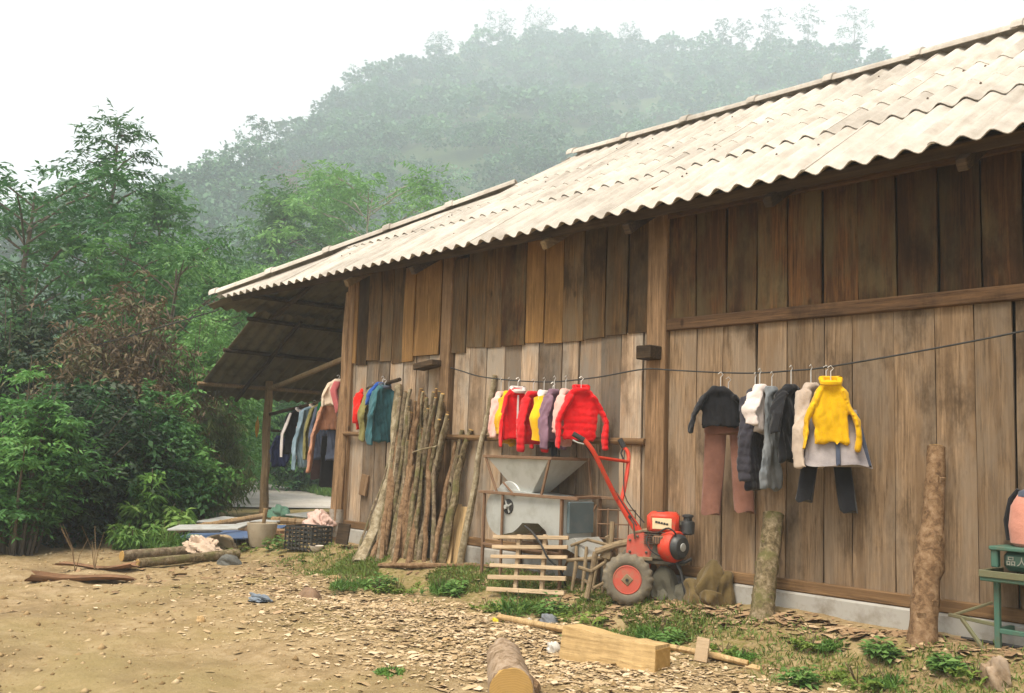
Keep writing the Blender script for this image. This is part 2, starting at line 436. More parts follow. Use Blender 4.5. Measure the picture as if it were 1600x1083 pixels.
G_dark = [(0, (0.024, 0.078, 0.025, 1)), (.5, (0.043, 0.132, 0.038, 1)), (1, (0.079, 0.198, 0.053, 1))]
G_mid = [(0, (0.041, 0.122, 0.032, 1)), (.5, (0.079, 0.209, 0.051, 1)), (1, (0.146, 0.311, 0.077, 1))]
G_light = [(0, (0.065, 0.158, 0.039, 1)), (.5, (0.110, 0.258, 0.063, 1)), (1, (0.192, 0.356, 0.100, 1))]
G_olive = [(0, (0.061, 0.093, 0.026, 1)), (.45, (0.110, 0.158, 0.048, 1)), (.8, (0.176, 0.217, 0.078, 1)), (1, (0.264, 0.285, 0.120, 1))]
G_dry = [(0, (.08, .055, .03, 1)), (.5, (.17, .115, .06, 1)), (.8, (.10, .105, .04, 1)), (1, (.28, .20, .12, 1))]
G_red = [(0, (.10, .045, .028, 1)), (.6, (.20, .09, .05, 1)), (1, (.15, .13, .06, 1))]
L_shade = leafmat('leaf_painted_shade', [(0, (.012, .028, .012, 1)), (.5, (.022, .050, .018, 1)), (1, (.045, .080, .028, 1))], .25); L_dark = leafmat('leaf_dark', G_dark); L_mid = leafmat('leaf_mid', G_mid); L_light = leafmat('leaf_light', G_light)  # first leaf tone has the shade of overhanging trees put into its colour
L_olive = leafmat('leaf_olive', G_olive); L_dry = leafmat('leaf_dry', G_dry, .25); L_red = leafmat('leaf_red', G_red)
L_weed = leafmat('leaf_weed', [(0, (.06, .14, .025, 1)), (.5, (.12, .25, .05, 1)), (1, (.22, .34, .08, 1))])
L_forest = leafmat('leaf_forest', [(0, (0.018, 0.064, 0.025, 1)), (.4, (0.035, 0.112, 0.041, 1)), (.75, (0.068, 0.176, 0.065, 1)), (1, (0.120, 0.234, 0.110, 1))], .25)
M_bark = plain('tree_bark', (.13, .105, .08, 1), .95, dirt=(.05, .042, .034, 1), dscale=9, spec=.1, bump=.5)
M_palebark = plain('pale_bark', (.30, .27, .22, 1), .95, dirt=(.13, .11, .085, 1), dscale=7, spec=.1, bump=.4)

# ---- the forest on the mountain: one mass
rng = np.random.RandomState(11); NTREE = 3400
tpx = rng.uniform(-280, 1750, NTREE); tt = rng.uniform(0.0, 1.0, NTREE) ** .75
base = mountain(tpx, tt); hd = np.hypot(base[:, 0] - CAM[0], base[:, 1] - CAM[1])
rad = rng.uniform(2.2, 5.2, NTREE) * (1 + .35 * (rng.rand(NTREE) > .9)); hgt = rad * rng.uniform(.75, 1.25, NTREE)
NQ = 135
u = rng.normal(size=(NTREE, NQ, 3)); u /= np.linalg.norm(u, axis=2, keepdims=True); u[:, :, 2] = np.abs(u[:, :, 2]) * 1.0 - .25
lump = .72 + .28 * np.sin(u[:, :, 0] * 5 + rng.uniform(0, 6, NTREE)[:, None]) * np.cos(u[:, :, 1] * 4 + rng.uniform(0, 6, NTREE)[:, None])
rr = rng.uniform(.55, 1.05, (NTREE, NQ)) * lump
P = base[:, None] + np.stack([u[:, :, 0] * rr * rad[:, None], u[:, :, 1] * rr * rad[:, None], u[:, :, 2] * rr * hgt[:, None] + hgt[:, None] * .8], -1)
Dv = u + rng.normal(size=u.shape) * .6
sz = np.repeat((.25 * rad * np.clip(hd / 330, .5, 1.0))[:, None], NQ, 1) * rng.uniform(.7, 1.4, (NTREE, NQ))
V, F = leaf_quads(P.reshape(-1, 3), Dv.reshape(-1, 3), sz.ravel() * 1.25, sz.ravel(), rng, .2)
A = np.repeat((np.repeat(rng.uniform(0, 1, NTREE) ** 1.3, NQ) * .75 + rng.uniform(0, .25, NTREE * NQ)), 4)
fo = struct(link('forest', np_mesh('forest', V, F, L_forest, A)), 'stuff')
fo['label'] = 'hazy green forest covering the steep mountain slope'; fo['category'] = 'forest'
# ================================================================== TREES AND SHRUBS
def make_tree(name, label, loc, h, crown_w, base_f, nclump, ntw, nl, leafL, leafW, mat, seed, bark=None, flat=.4, droop=.3, shape='round',
              trunk_r=None, clump_r=None, group=None, lean=(0, 0), cat_='tree'):
    rng = np.random.RandomState(seed); rd = random.Random(seed)
    root = thing(name, label, cat_, tuple(loc), 0, group)
    tr = trunk_r or h * .014 + .03
    top = Vector((lean[0], lean[1], h * .93)); mb = MB(); npt = 9; tp = []
    for i in range(npt):
        f = i / (npt - 1); tp.append(Vector((lean[0] * f + rd.uniform(-.02, .02) * h * .4 * (0 < i), lean[1] * f + rd.uniform(-.02, .02) * h * .4 * (0 < i), top.z * f - .15 * (i == 0))))
    mb.tube(tp, [tr * (1.25 - 1.1 * i / (npt - 1)) for i in range(npt)], 8)
    C = []; cr = clump_r or crown_w * .2
    for k in range(nclump):
        f = (k + rd.random()) / nclump; zf = base_f + (1 - base_f) * f
        if shape == 'round': env = math.sin(PI * min(max(.12 + .8 * f, 0), 1)) ** .6
        elif shape == 'cone': env = (1.0 - f) ** .75 * .95 + .08
        else: env = .55 + .45 * math.sin(PI * (.1 + .75 * f))
        a = k * 2.4 + rd.uniform(-.5, .5); r_ = crown_w * .5 * env * math.sqrt(rd.uniform(.12, 1.0))
        fz = zf * h; j = min(int(zf * .93 * (npt - 1)), npt - 2); q = tp[j].lerp(tp[j + 1], .5)
        c_ = Vector((q.x + math.cos(a) * r_, q.y + math.sin(a) * r_, fz)); C.append(c_)
        st = Vector((q.x, q.y, max(fz - r_ * .55, h * .12))); 
        j2 = min(int(st.z / (top.z) * (npt - 1)), npt - 2); st.x = tp[j2].x; st.y = tp[j2].y
        md = st.lerp(c_, .55) + Vector((0, 0, r_ * .08))
        mb.tube([st, md, c_], [tr * .34 * (1.1 - .7 * zf), tr * .2, tr * .07], 5, caps=False)
    mb.build('trunk', bark or M_bark, root)
    C = np.array([tuple(c_) for c_ in C]); rads = rng.uniform(.7, 1.25, len(C)) * cr
    if cat_ == 'tree' and not name.startswith('skyline'): ntw, nl, leafL, leafW = int(ntw * 1.45), int(nl * 1.3), leafL * .72, leafW * .8
    V, F, A = sprays(C, rads, ntw, nl, leafL, leafW, rng, flat, droop)
    link('crown', np_mesh('crown', V, F, mat, A), root); return root

def make_shrub(name, label, loc, w_, h, n_stem, ntw, nl, leafL, leafW, mat, seed, flat=.7, droop=.35, stem_mat=None, cat_='shrub', group=None, clumps=3, spread=1.0, dep=None):
    """a bush of many arching stems, leaf clumps along each stem"""
    rng = np.random.RandomState(seed); rd = random.Random(seed); root = thing(name, label, cat_, tuple(loc), 0, group); mb = MB(); C = []; rr = []
    dep = dep or w_
    for k in range(n_stem):
        a = rd.uniform(0, 2 * PI); q = math.sqrt(rd.random()); ex, ey = math.cos(a) * q * w_ * .5, math.sin(a) * q * dep * .5
        hh = h * (1 - .55 * q * q) * rd.uniform(.6, 1.05); b = Vector((ex * .3, ey * .3, -.1)); tip = Vector((ex * spread, ey * spread, hh))
        m1 = b.lerp(tip, .5) + Vector((-ex * .16, -ey * .16, hh * .12))
        mb.tube([b, m1, tip], [.022, .015, .005], 5, caps=False)
        for j in range(clumps):
            f = .3 + .7 * (j + rd.random()) / clumps
            p = b.lerp(m1, f * 2) if f < .5 else m1.lerp(tip, f * 2 - 1)
            C.append(tuple(p)); rr.append(rd.uniform(.14, .26) * min(w_, h) )
    mb.build('stem', stem_mat or M_bark, root)
    if h > 1.5: ntw, nl, leafL, leafW = int(ntw * 1.35), int(nl * 1.2), leafL * .74, leafW * .8
    V, F, A = sprays(np.array(C), np.array(rr), ntw, nl, leafL, leafW, rng, flat, droop)
    link('foliage', np_mesh('foliage', V, F, mat, A), root); return root

def gp(x, y, dist):
    p = at(x, y, dist); return (p[0], p[1], gzf(p[0], p[1]))

# --- standing trees left of the house
TL = 'trees standing left of the house'
make_tree('leafy_tree', 'dark dense tree cut by the left edge of the picture', gp(25, 600, 24), 7.4, 5.4, .12, 46, 15, 12, .26, .085, L_dark, 1, group=TL, shape='wide')
make_tree('leafy_tree', 'tall slender feathery tree rising above the others against the sky', gp(128, 600, 27), 9.7, 4.0, .42, 26, 9, 11, .28, .075, L_dark, 2, group=TL, flat=.28, shape='cone', clump_r=.95, lean=(.2, .3))
make_tree('leafy_tree', 'bushy green tree with a wispy top sprig beside the slender tree', gp(232, 600, 29), 8.6, 4.8, .1, 44, 14, 12, .27, .085, L_mid, 3, group=TL, shape='cone', lean=(-.2, .1))
make_tree('leafy_tree', 'round dark green tree between the sprig-topped tree and the hazy trees', gp(300, 600, 33), 7.8, 4.6, .1, 40, 14, 12, .27, .09, L_dark, 4, group=TL, shape='round')
make_tree('leafy_tree', 'low broad tree in front of the slender trunk', gp(178, 600, 24), 6.0, 4.8, .1, 40, 14, 12, .25, .08, L_mid, 5, group=TL, shape='wide')
make_tree('leafy_tree', 'hazy green tree left of the pale-trunked tree', gp(425, 600, 52), 14.8, 8.6, .08, 60, 14, 12, .42, .14, L_mid, 6, group=TL, shape='cone')
make_tree('leafy_tree', 'pale green tree with a light bare trunk just above the roof verge', gp(565, 600, 48), 15.2, 9.0, .22, 60, 14, 12, .42, .13, L_light, 7, bark=M_palebark, group=TL, flat=.3, shape='wide', trunk_r=.17)
make_tree('leafy_tree', 'pale green tree partly behind the light-trunked tree', gp(505, 600, 56), 17.2, 9.0, .1, 60, 14, 12, .44, .14, L_light, 8, group=TL, shape='cone')
make_tree('leafy_tree', 'mid green tree right above the hip corner of the roof', gp(385, 600, 38), 8.2, 5.8, .1, 44, 14, 12, .3, .1, L_mid, 9, group=TL, shape='wide')
make_tree('leafy_tree', 'small pale tree over the lower end of the verge', gp(468, 600, 44), 9.4, 5.2, .1, 36, 14, 12, .34, .11, L_light, 10, group=TL, shape='round')
make_tree('leafy_tree', 'thin trunked tree in the middle of the green bank', gp(262, 600, 21), 5.3, 3.8, .3, 30, 13, 12, .22, .07, L_mid, 12, group=TL, shape='wide')
make_tree('leafy_tree', 'light green tree over the fence of bushes near the lean-to', gp(325, 600, 27), 6.2, 4.2, .12, 40, 14, 12, .24, .075, L_light, 13, group=TL, shape='wide', droop=.5)
make_tree('leafy_tree', 'green tree mostly hidden behind the end of the roof', gp(640, 600, 58), 13.0, 9.0, .1, 40, 13, 12, .44, .14, L_light, 14, group=TL, shape='round')
make_tree('leafy_tree', 'dark tree across the road behind the porch post', gp(440, 600, 44), 6.0, 6.0, .02, 46, 14, 12, .3, .11, L_dark, 15, group=TL, shape='wide')

# --- bushes between the yard and the trees
BL = 'bushes along the left side of the yard'
make_shrub('dry_bush', 'dry brown tangled bush in the middle of the green bank', gp(170, 800, 16.6), 3.0, 3.75, 60, 11, 9, .17, .05, L_dry, 21, group=BL, droop=.5)
make_shrub('dry_bush', 'smaller dry brown bush against the left picture edge', gp(75, 800, 17.6), 2.4, 3.9, 40, 10, 9, .17, .045, L_olive, 22, group=BL, droop=.5)
make_shrub('leafy_bush', 'tall leafy bush with pale green leaves left of the lean-to roof', gp(290, 800, 17.8), 2.2, 3.7, 60, 12, 9, .15, .052, L_light, 23, group=BL, droop=.4)
make_shrub('leafy_bush', 'shade-darkened leafy bush at the lower left edge of the yard', gp(60, 850, 14.2), 3.2, 2.4, 60, 12, 9, .14, .065, L_shade, 24, group=BL, droop=.3)
make_shrub('leafy_bush', 'dark bush behind the fallen bark and logs', gp(185, 850, 14.8), 2.7, 1.9, 55, 12, 9, .13, .062, L_dark, 25, group=BL, droop=.3)
make_shrub('leafy_bush', 'bush with broad bluish leaves below the dry bush', gp(120, 840, 15.0), 2.4, 2.3, 46, 12, 8, .16, .085, L_dark, 26, group=BL, droop=.25)
make_shrub('bamboo_clump', 'drooping olive bamboo clump beside the road', gp(296, 820, 16.8), 1.4, 2.2, 70, 9, 10, .17, .026, L_olive, 27, group=BL, droop=.8, spread=1.25, cat_='bamboo')
make_shrub('leafy_bush', 'rounded green bush in front of the bamboo clump', gp(238, 840, 15.2), 1.8, 2.0, 50, 12, 9, .13, .06, L_mid, 28, group=BL, droop=.3)
make_shrub('leafy_bush', 'low branch of fern-like leaves at the left edge', gp(25, 780, 12.6), 1.6, 2.1, 30, 14, 10, .13, .04, L_mid, 29, group=BL, flat=.25, droop=.3)
make_shrub('leafy_bush', 'broad dark hedge bush across the road', gp(395, 760, 47), 8.0, 4.6, 70, 12, 8, .26, .12, L_dark, 30, group=BL, dep=4)
make_shrub('leafy_bush', 'dark hedge bush across the road behind the hanging clothes', gp(505, 770, 33), 6.6, 3.6, 80, 12, 8, .24, .11, L_dark, 31, group=BL, dep=3)
make_shrub('leafy_bush', 'tall green bush above the road under the lean-to edge', gp(296, 740, 24), 3.2, 4.1, 80, 12, 9, .2, .075, L_mid, 32, group=BL)
make_shrub('leafy_bush', 'green bush at the foot of the bank behind the junk heap', gp(225, 800, 21), 4.2, 3.6, 70, 12, 9, .18, .07, L_mid, 33, group=BL)
make_shrub('leafy_bush', 'tall shade-darkened bush filling the left edge above the yard', gp(5, 760, 17.5), 2.6, 4.2, 60, 12, 9, .17, .075, L_shade, 34, group=BL)
make_shrub('young_plant', 'young bright green plant with long leaves by the junk heap', gp(232, 858, 13.4), .85, .95, 12, 9, 7, .15, .045, L_weed, 35, droop=.5, cat_='plant', flat=.5)
make_shrub('young_plant', 'small fern-like plant sprouting behind the two logs', gp(205, 868, 12.6), .7, .42, 10, 9, 8, .1, .03, L_weed, 36, droop=.5, cat_='plant', flat=.5)

# --- grass verge along the far side of the road
rng = np.random.RandomState(5); idx = rng.uniform(0, 59, 9000); i0 = idx.astype(int).clip(0, 58)
pt = rp[i0] + (rp[i0 + 1] - rp[i0]) * (idx - i0)[:, None]; tdir = rp[i0 + 1] - rp[i0]; tdir /= np.linalg.norm(tdir, axis=1, keepdims=True)
nrm = np.stack([-tdir[:, 1], tdir[:, 0]], -1); off = np.where((rng.rand(9000) < .5) & (pt[:, 0] < -30), -1, 1) * rng.uniform(2.65, 4.6, 9000)
pt = pt + nrm * off[:, None]; ok = np.hypot(pt[:, 0] + 19.2, pt[:, 1] - 5) > .1; pt = pt[ok]
P = np.stack([pt[:, 0], pt[:, 1], gz(pt[:, 0], pt[:, 1])], -1); P = np.repeat(P, 4, 0) + rng.normal(size=(len(P) * 4, 3)) * np.array([.06, .06, 0])
D = rng.normal(size=P.shape) * .45 + np.array([0, 0, 1.0])
V, F = leaf_quads(P, D, rng.uniform(.15, .42, len(P)), .05, rng, .1); o = struct(link('roadside_grass', np_mesh('roadside_grass', V, F, L_weed, np.repeat(rng.rand(len(P)), 4))), 'stuff')
o['label'] = 'green grass verge along the edges of the road'; o['category'] = 'grass'

# --- trees standing out on the skyline of the mountain
SK = 'trees on the mountain skyline'
for i, (px, hgt, wd, sh, lab) in enumerate([
        (408, 7, 8, 'round', 'dark rounded tree on the lower shoulder of the mountain skyline'), (345, 5, 6, 'wide', 'flat topped tree on the lowest part of the mountain skyline'),
        (318, 4, 5, 'wide', 'thin bare-looking tree at the foot of the mountain skyline'), (556, 8, 8, 'wide', 'spreading tree on the rising part of the mountain skyline'),
        (690, 9, 10, 'round', 'broad pale tree left of the mountain top'), (780, 12, 10, 'wide', 'tall pale tree at the mountain top, first of the summit row'),
        (845, 13, 12, 'wide', 'broad tall tree at the mountain top near the summit gap'), (985, 11, 9, 'wide', 'airy tree right of the summit gap'),
        (1130, 12, 6, 'wide', 'thin pale tree on the flat part of the skyline'), (1160, 11, 7, 'wide', 'second thin pale tree on the flat part of the skyline'),
        (1203, 14, 9, 'wide', 'tall two-lobed tree on the flat skyline above the roof'), (1263, 15, 9, 'wide', 'tall tree with a slim crown on the flat skyline above the roof'),
        (1335, 17, 11, 'wide', 'largest and darkest tree at the right end of the skyline'), (1373, 7, 4, 'cone', 'small pointed tree on the falling right end of the skyline')]):
    b = mountain(np.array([px]), np.array([.985]))[0]; hgt *= 1.2; wd *= 1.2
    make_tree('skyline_tree', lab, b, hgt, wd, .38 if hgt > 10 else .2, 16, 8, 8, .62, .42, L_forest, 50 + i, group=SK, shape=sh, clump_r=wd * .2, flat=.6, trunk_r=.22)
b = mountain(np.array([465.]), np.array([.62]))[0]
make_tree('red_tree', 'reddish brown tree on the hillside above the bushes', b, 12, 9, .3, 22, 10, 8, .5, .3, L_red, 70, shape='wide', flat=.6, trunk_r=.2)

# --- haze
hb = MB(); hb.box((-120, 150, 99), (1250, 1250, 206)); t = NT('haze'); t.t.nodes.remove(t.b)
pv = t.n('VolumePrincipled'); pv.inputs['Color'].default_value = (.77, .885, .985, 1); pv.inputs['Density'].default_value = .0021; pv.inputs['Anisotropy'].default_value = .0
t.l(pv.outputs[0], t.out.inputs['Volume']); ho = struct(hb.build('haze', t.m, smooth_=False), 'stuff')
ho['label'] = 'pale blue haze hanging over the valley and mountain'; ho['category'] = 'haze'
# ================================================================== THE TIMBER HOUSE
W_low = wood('weathered_board', (0.470, 0.345, 0.235, 1), (0.300, 0.205, 0.130, 1), (0.300, 0.255, 0.205, 1), .9, vmin=.48, vmax=1.38, stain=.8)  # weathered tone, raised further to paint the brighter lower wall
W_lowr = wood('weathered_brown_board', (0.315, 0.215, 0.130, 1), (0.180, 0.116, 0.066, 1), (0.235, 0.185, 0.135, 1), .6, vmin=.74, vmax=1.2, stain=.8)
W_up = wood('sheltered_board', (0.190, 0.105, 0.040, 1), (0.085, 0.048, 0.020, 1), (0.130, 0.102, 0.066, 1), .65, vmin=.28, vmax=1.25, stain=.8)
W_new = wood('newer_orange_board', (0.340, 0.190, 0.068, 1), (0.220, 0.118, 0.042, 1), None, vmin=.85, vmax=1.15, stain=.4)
W_upr = wood('red_brown_board', (0.130, 0.060, 0.021, 1), (0.055, 0.027, 0.012, 1), (0.105, 0.082, 0.041, 1), .7, vmin=.5, vmax=1.3, stain=.8)  # old red-brown tone, lowered further to paint in eave shade
W_beam = wood('brown_beam', (0.240, 0.144, 0.070, 1), (0.140, 0.082, 0.041, 1), None, axis='x', vmin=.75, vmax=1.1, stain=.5)
W_post = wood('brown_post', (0.320, 0.200, 0.111, 1), (0.190, 0.116, 0.061, 1), None, vmin=.85, vmax=1.1, stain=.5)
W_dark = wood('old_dark_timber', (0.100, 0.065, 0.037, 1), (0.050, 0.033, 0.020, 1), None, axis='x', vmin=.7, vmax=1.1)
W_pole = wood('peeled_pole', (0.360, 0.242, 0.127, 1), (0.220, 0.140, 0.070, 1), (0.280, 0.219, 0.148, 1), .5, vmin=.85, vmax=1.1)
t = NT('fibre_cement'); co = t.coord(); n = t.noise(co, 2.2, 6, .65); n2 = t.noise(co, 30, 5, .65)
c = t.ramp(n, [(.3, (.32, .285, .245, 1)), (.55, (.48, .44, .39, 1)), (.75, (.55, .51, .455, 1))])
c = t.mix(t.mr(n2, 0, .35, .55, .8), c, (.24, .20, .15, 1)); n3 = t.noise(t.coord((6, .5, .5)), 2.5, 5, .7); c = t.mix(t.mr(n3, 0, .5, .5, .72), c, (.25, .215, .165, 1)); c = t.hsv(c, val=t.mr(t.orand(), .86, 1.08)); t.bump(n2, .12, .003); M_sheet = t.fin(c, .85, spec=.2)
M_darksheet = plain('dark_sheet', (.17, .14, .088, 1), .9, dirt=(.085, .068, .042, 1), dscale=4, spec=.15, damt=.8)  # darker and browner than the front roof sheets, toned for the undersides
M_conc = plain('foundation_concrete', (.36, .345, .315, 1), .9, dirt=(.20, .17, .13, 1), dscale=5, spec=.15, damt=.8, bump=.4)
M_gap = plain('gap_shade', (.03, .024, .018, 1), .95)
barn = thing('timber_house', 'long weathered plank-walled timber house with pale corrugated roof', 'house')
XL, XR = -10.2, 2.2
rd = random.Random(4)
def wx(px, py=600): return float(onY(px, py, 0)[0])

def plank_mesh(w_, h, th, seed, ragged=.012):
    r_ = random.Random(seed); nz = 6; V = []; sk = r_.uniform(-.012, .012); bow = r_.uniform(-.012, .012)
    for j in range(nz):
        f = j / (nz - 1); z = f * h; a = -w_ / 2 + r_.uniform(-.002, .002) + sk * f; b = w_ / 2 + r_.uniform(-.002, .002) + sk * f; dy = bow * math.sin(PI * f)
        za = z + (r_.uniform(-ragged, ragged) if j in (0, nz - 1) else 0); zb = z + (r_.uniform(-ragged, ragged) if j in (0, nz - 1) else 0)
        V += [(a, -th + dy, za), (b, -th + dy, zb), (b, dy, zb), (a, dy, za)]
    F = [(3, 2, 1, 0), tuple((nz - 1) * 4 + k for k in range(4))]
    for j in range(nz - 1):
        for k in range(4): F.append((j * 4 + k, j * 4 + (k + 1) % 4, (j + 1) * 4 + (k + 1) % 4, (j + 1) * 4 + k))
    m = MB(); m.add(V, F); return m
fw = part('front_wall', barn)
W_belt = wood('dark_belt_timber', (.15, .085, .042, 1), (.085, .048, .026, 1), None, axis='x', vmin=.9, vmax=1.0, stain=.6)
def boards(pxs, py, z0, z1, y, mats, seed, gap=.005, th=.02, zj=0.02, ztops=None, zbots=None):
    for i in range(len(pxs) - 1):
        a, b = wx(pxs[i], py), wx(pxs[i + 1], py); za = zbots[i] if zbots else z0 + rd.uniform(-zj, zj); zb = ztops[i] if ztops else z1
        m = mats[i] if isinstance(mats, list) else mats
        ob = plank_mesh(b - a - gap * rd.uniform(.5, 1.8), zb - za, th, seed + i).build('plank', m, fw, ((a + b) / 2, y - .004 + rd.uniform(-.008, .006), za), smooth_=False)
# right bay
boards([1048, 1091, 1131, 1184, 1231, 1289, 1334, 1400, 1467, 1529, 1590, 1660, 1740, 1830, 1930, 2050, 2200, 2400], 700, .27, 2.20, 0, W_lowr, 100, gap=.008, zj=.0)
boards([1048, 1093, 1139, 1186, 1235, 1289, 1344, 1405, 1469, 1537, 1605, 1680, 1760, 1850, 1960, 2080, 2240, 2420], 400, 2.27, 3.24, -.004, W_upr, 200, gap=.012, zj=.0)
# middle bay, lower then upper row
boards([711, 735, 761, 789, 815, 843, 880, 906, 941, 974, 1008, 1020], 640, .2, 2.21, 0, W_low, 300, gap=.011, zj=.0)
um = [W_up] * 11; um[3] = W_upr; um[4] = W_new; um[5] = W_new
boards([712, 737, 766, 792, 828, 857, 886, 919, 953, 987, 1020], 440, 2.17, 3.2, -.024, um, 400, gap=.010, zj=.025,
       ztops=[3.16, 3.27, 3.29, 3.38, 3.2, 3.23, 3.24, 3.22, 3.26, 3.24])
# left bay
boards([548, 556, 574, 592, 610, 631, 650, 670, 691], 640, .2, 2.16, 0, W_low, 500, gap=.011, zj=.0)
ul = [W_up, W_new, W_up, W_up, W_up, W_up, W_new, W_new]
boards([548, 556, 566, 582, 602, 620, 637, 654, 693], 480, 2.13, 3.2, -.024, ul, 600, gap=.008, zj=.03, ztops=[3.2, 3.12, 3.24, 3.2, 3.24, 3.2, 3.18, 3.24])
# added dark sheet closing the inside: paints interior shade into the gaps
MB().box(((XL + XR) / 2, .10, 1.75), (XR - XL - .1, .02, 3.1)).build('gap_shade_sheet', M_gap, barn)
MB().box(((XL + XR) / 2, 4.8, 1.7), (XR - XL, .04, 3.3)).build('back_wall', W_up, barn)
for k in range(24):
    ob = plank_mesh(.19, 3.1, .02, 700 + k).build('end_plank', W_up, barn, (XL - .01, .15 + k * .197, .2), (0, 0, -PI / 2), smooth_=False)
MB().box((XR, 2.4, 1.7), (.04, 4.8, 3.3)).build('end_wall', W_up, barn)
# posts, beams, sill, foundation
def box_part(name, c, size, m, rot=None, parent=barn, bev=.008): return MB().box(c, size, rot, bev=bev).build(name, m, parent, smooth_=False)
p2 = (wx(1018) + wx(1046)) / 2; p1 = (wx(691) + wx(712)) / 2
box_part('post', (p2, .0, 1.72), (.205, .15, 3.45), W_post); box_part('post', (p1, .0, 1.72), (.16, .16, 3.45), W_post)
box_part('post', (XL + .09, .01, 1.62), (.15, .16, 3.3), W_post); box_part('post', (-1.6, .0, 1.75), (.2, .14, 3.45), W_post)
box_part('belt_beam', ((p2 + .1 + XR) / 2, -.02, 2.235), (XR - p2 - .1, .09, .10), W_belt)
box_part('top_beam', ((p2 + .1 + XR) / 2, -.02, 3.21), (XR - p2 - .1, .1, .13), W_belt)
box_part('sill_beam', ((p2 + .1 + XR) / 2, -.018, .235), (XR - p2 - .1, .075, .085), W_beam)
box_part('sill_beam', ((p1 + p2) / 2, -.018, .235), (p2 - p1 - .18, .075, .085), W_beam)
box_part('sill_beam', ((XL + p1) / 2, -.018, .235), (p1 - XL - .3, .075, .085), W_beam)
MB().box(((XL + XR) / 2 - .05, .02, -.05), (XR - XL + .1, .17, .48), bev=.015).build('foundation', M_conc, barn)
MB().tube([(p1 + .05, -.075, 1.27), (-6.8, -.085, 1.262), (p2 - .09, -.075, 1.255)], [.028, .03, .03], 8).build('wall_rail', W_beam, barn)
MB().tube([(XL + .1, -.09, 1.29), (p1 - .05, -.075, 1.27)], [.026, .028], 8).build('wall_rail', W_beam, barn)
q = onY(1019, 552, -.1); box_part('beam_end', (q[0], -.10, q[2]), (.16, .24, .115), W_dark)
q = onY(672, 571, -.1); MB().box((q[0], -.13, q[2]), (.34, .16, .07), (0, R(-6), 0), bev=.01).build('beam_end', W_dark, barn, smooth_=False)
# ---- roof
EY, EZ, RY, RZ, HX, GXX, GYY = -.56, 3.12, 2.4, 4.99, -12.75, -9.05, 1.48
SL = math.hypot(RY - EY, RZ - EZ); sy, sz_ = (RY - EY) / SL, (RZ - EZ) / SL
PW, AM = .182, .024
roof = part('roof', barn)
def sheet(name, o, U, Vv, Nn, u0, u1, s0, s1, lift0, lift1, clip=None, m=None, amp=AM, rows=2, th=.007, par=None):
    """corrugated sheet: waves along U, running up the slope Vv from s0 to s1; clip(s) gives the smallest u"""
    o, U, Vv, Nn = map(np.array, (o, U, Vv, Nn)); n = int((u1 - u0) / PW * 8) + 1; mb = MB(); Vt = []
    for side in (0, 1):
        for j in range(rows):
            s = s0 + (s1 - s0) * j / (rows - 1); lf = lift0 + (lift1 - lift0) * j / (rows - 1)
            lo, hi = clip(s) if clip else (u0, u1)
            for i in range(n):
                u = min(max(u0 + (u1 - u0) * i / (n - 1), lo), hi)
                h = amp * math.cos(2 * PI * u / PW) + lf - side * th
                Vt.append(o + U * u + Vv * s + Nn * h)
    F = []; k = n * rows
    for j in range(rows - 1):
        for i in range(n - 1):
            a = j * n + i; F.append((a, a + 1, a + n + 1, a + n)); F.append((k + a, k + a + n, k + a + n + 1, k + a + 1))
    for i in range(n - 1):
        F.append((i, k + i, k + i + 1, i + 1)); a = (rows - 1) * n + i; F.append((a, a + 1, k + a + 1, k + a))
    for j in range(rows - 1):
        a = j * n; F.append((a, a + n, k + a + n, k + a)); a = j * n + n - 1; F.append((a, k + a, k + a + n, a + n))
    mb.add(Vt, F); me = mb.mesh(name, m or M_sheet, True, fix=False); return link(name, me, par or roof)
def s_of_Y(y): return (y - EY) / sy
courses = [-.56, .36, .90, 1.48, 2.4]
def hipclip(s):
    y = EY + s * sy
    if y <= GYY: return (HX + (y - EY) / (GYY - EY) * (GXX - HX), 99)
    return (GXX + (y - GYY) / (RY - GYY) * .28, 99)
ncol = int((XR + .3 - HX) / (PW * 5)) + 1
for ci in range(4):
    s0, s1 = s_of_Y(courses[ci]), s_of_Y(courses[ci + 1]) + (.07 if ci < 3 else 0)
    for k in range(ncol):
        u0 = HX - .02 + k * PW * 5 - (ci % 2) * PW * 2; u1 = u0 + PW * 5.25
        if u1 <= max(hipclip(s0)[0], hipclip(s1)[0]) + .02 and u1 <= min(hipclip(s0)[0], hipclip(s1)[0]) + .05: continue
        lf = (0, .015, .004, .005)[ci]
        sheet('roof_sheet', (0, EY, EZ), (1, 0, 0), (0, sy, sz_), (0, -sz_, sy), u0, u1, s0, s1, lf + .004 * (k % 2) + rd.uniform(0, .005), .004 * (k % 2), hipclip)
        nm = None
# back slope, plain sheets
for k in range(0, ncol):
    u0 = GXX + k * PW * 5
    if u0 > XR: break
    sheet('roof_sheet', (0, 5.36, EZ), (1, 0, 0), (0, -sy, sz_), (0, sz_, sy), u0, u0 + PW * 5.2, 0, SL, 0, 0)
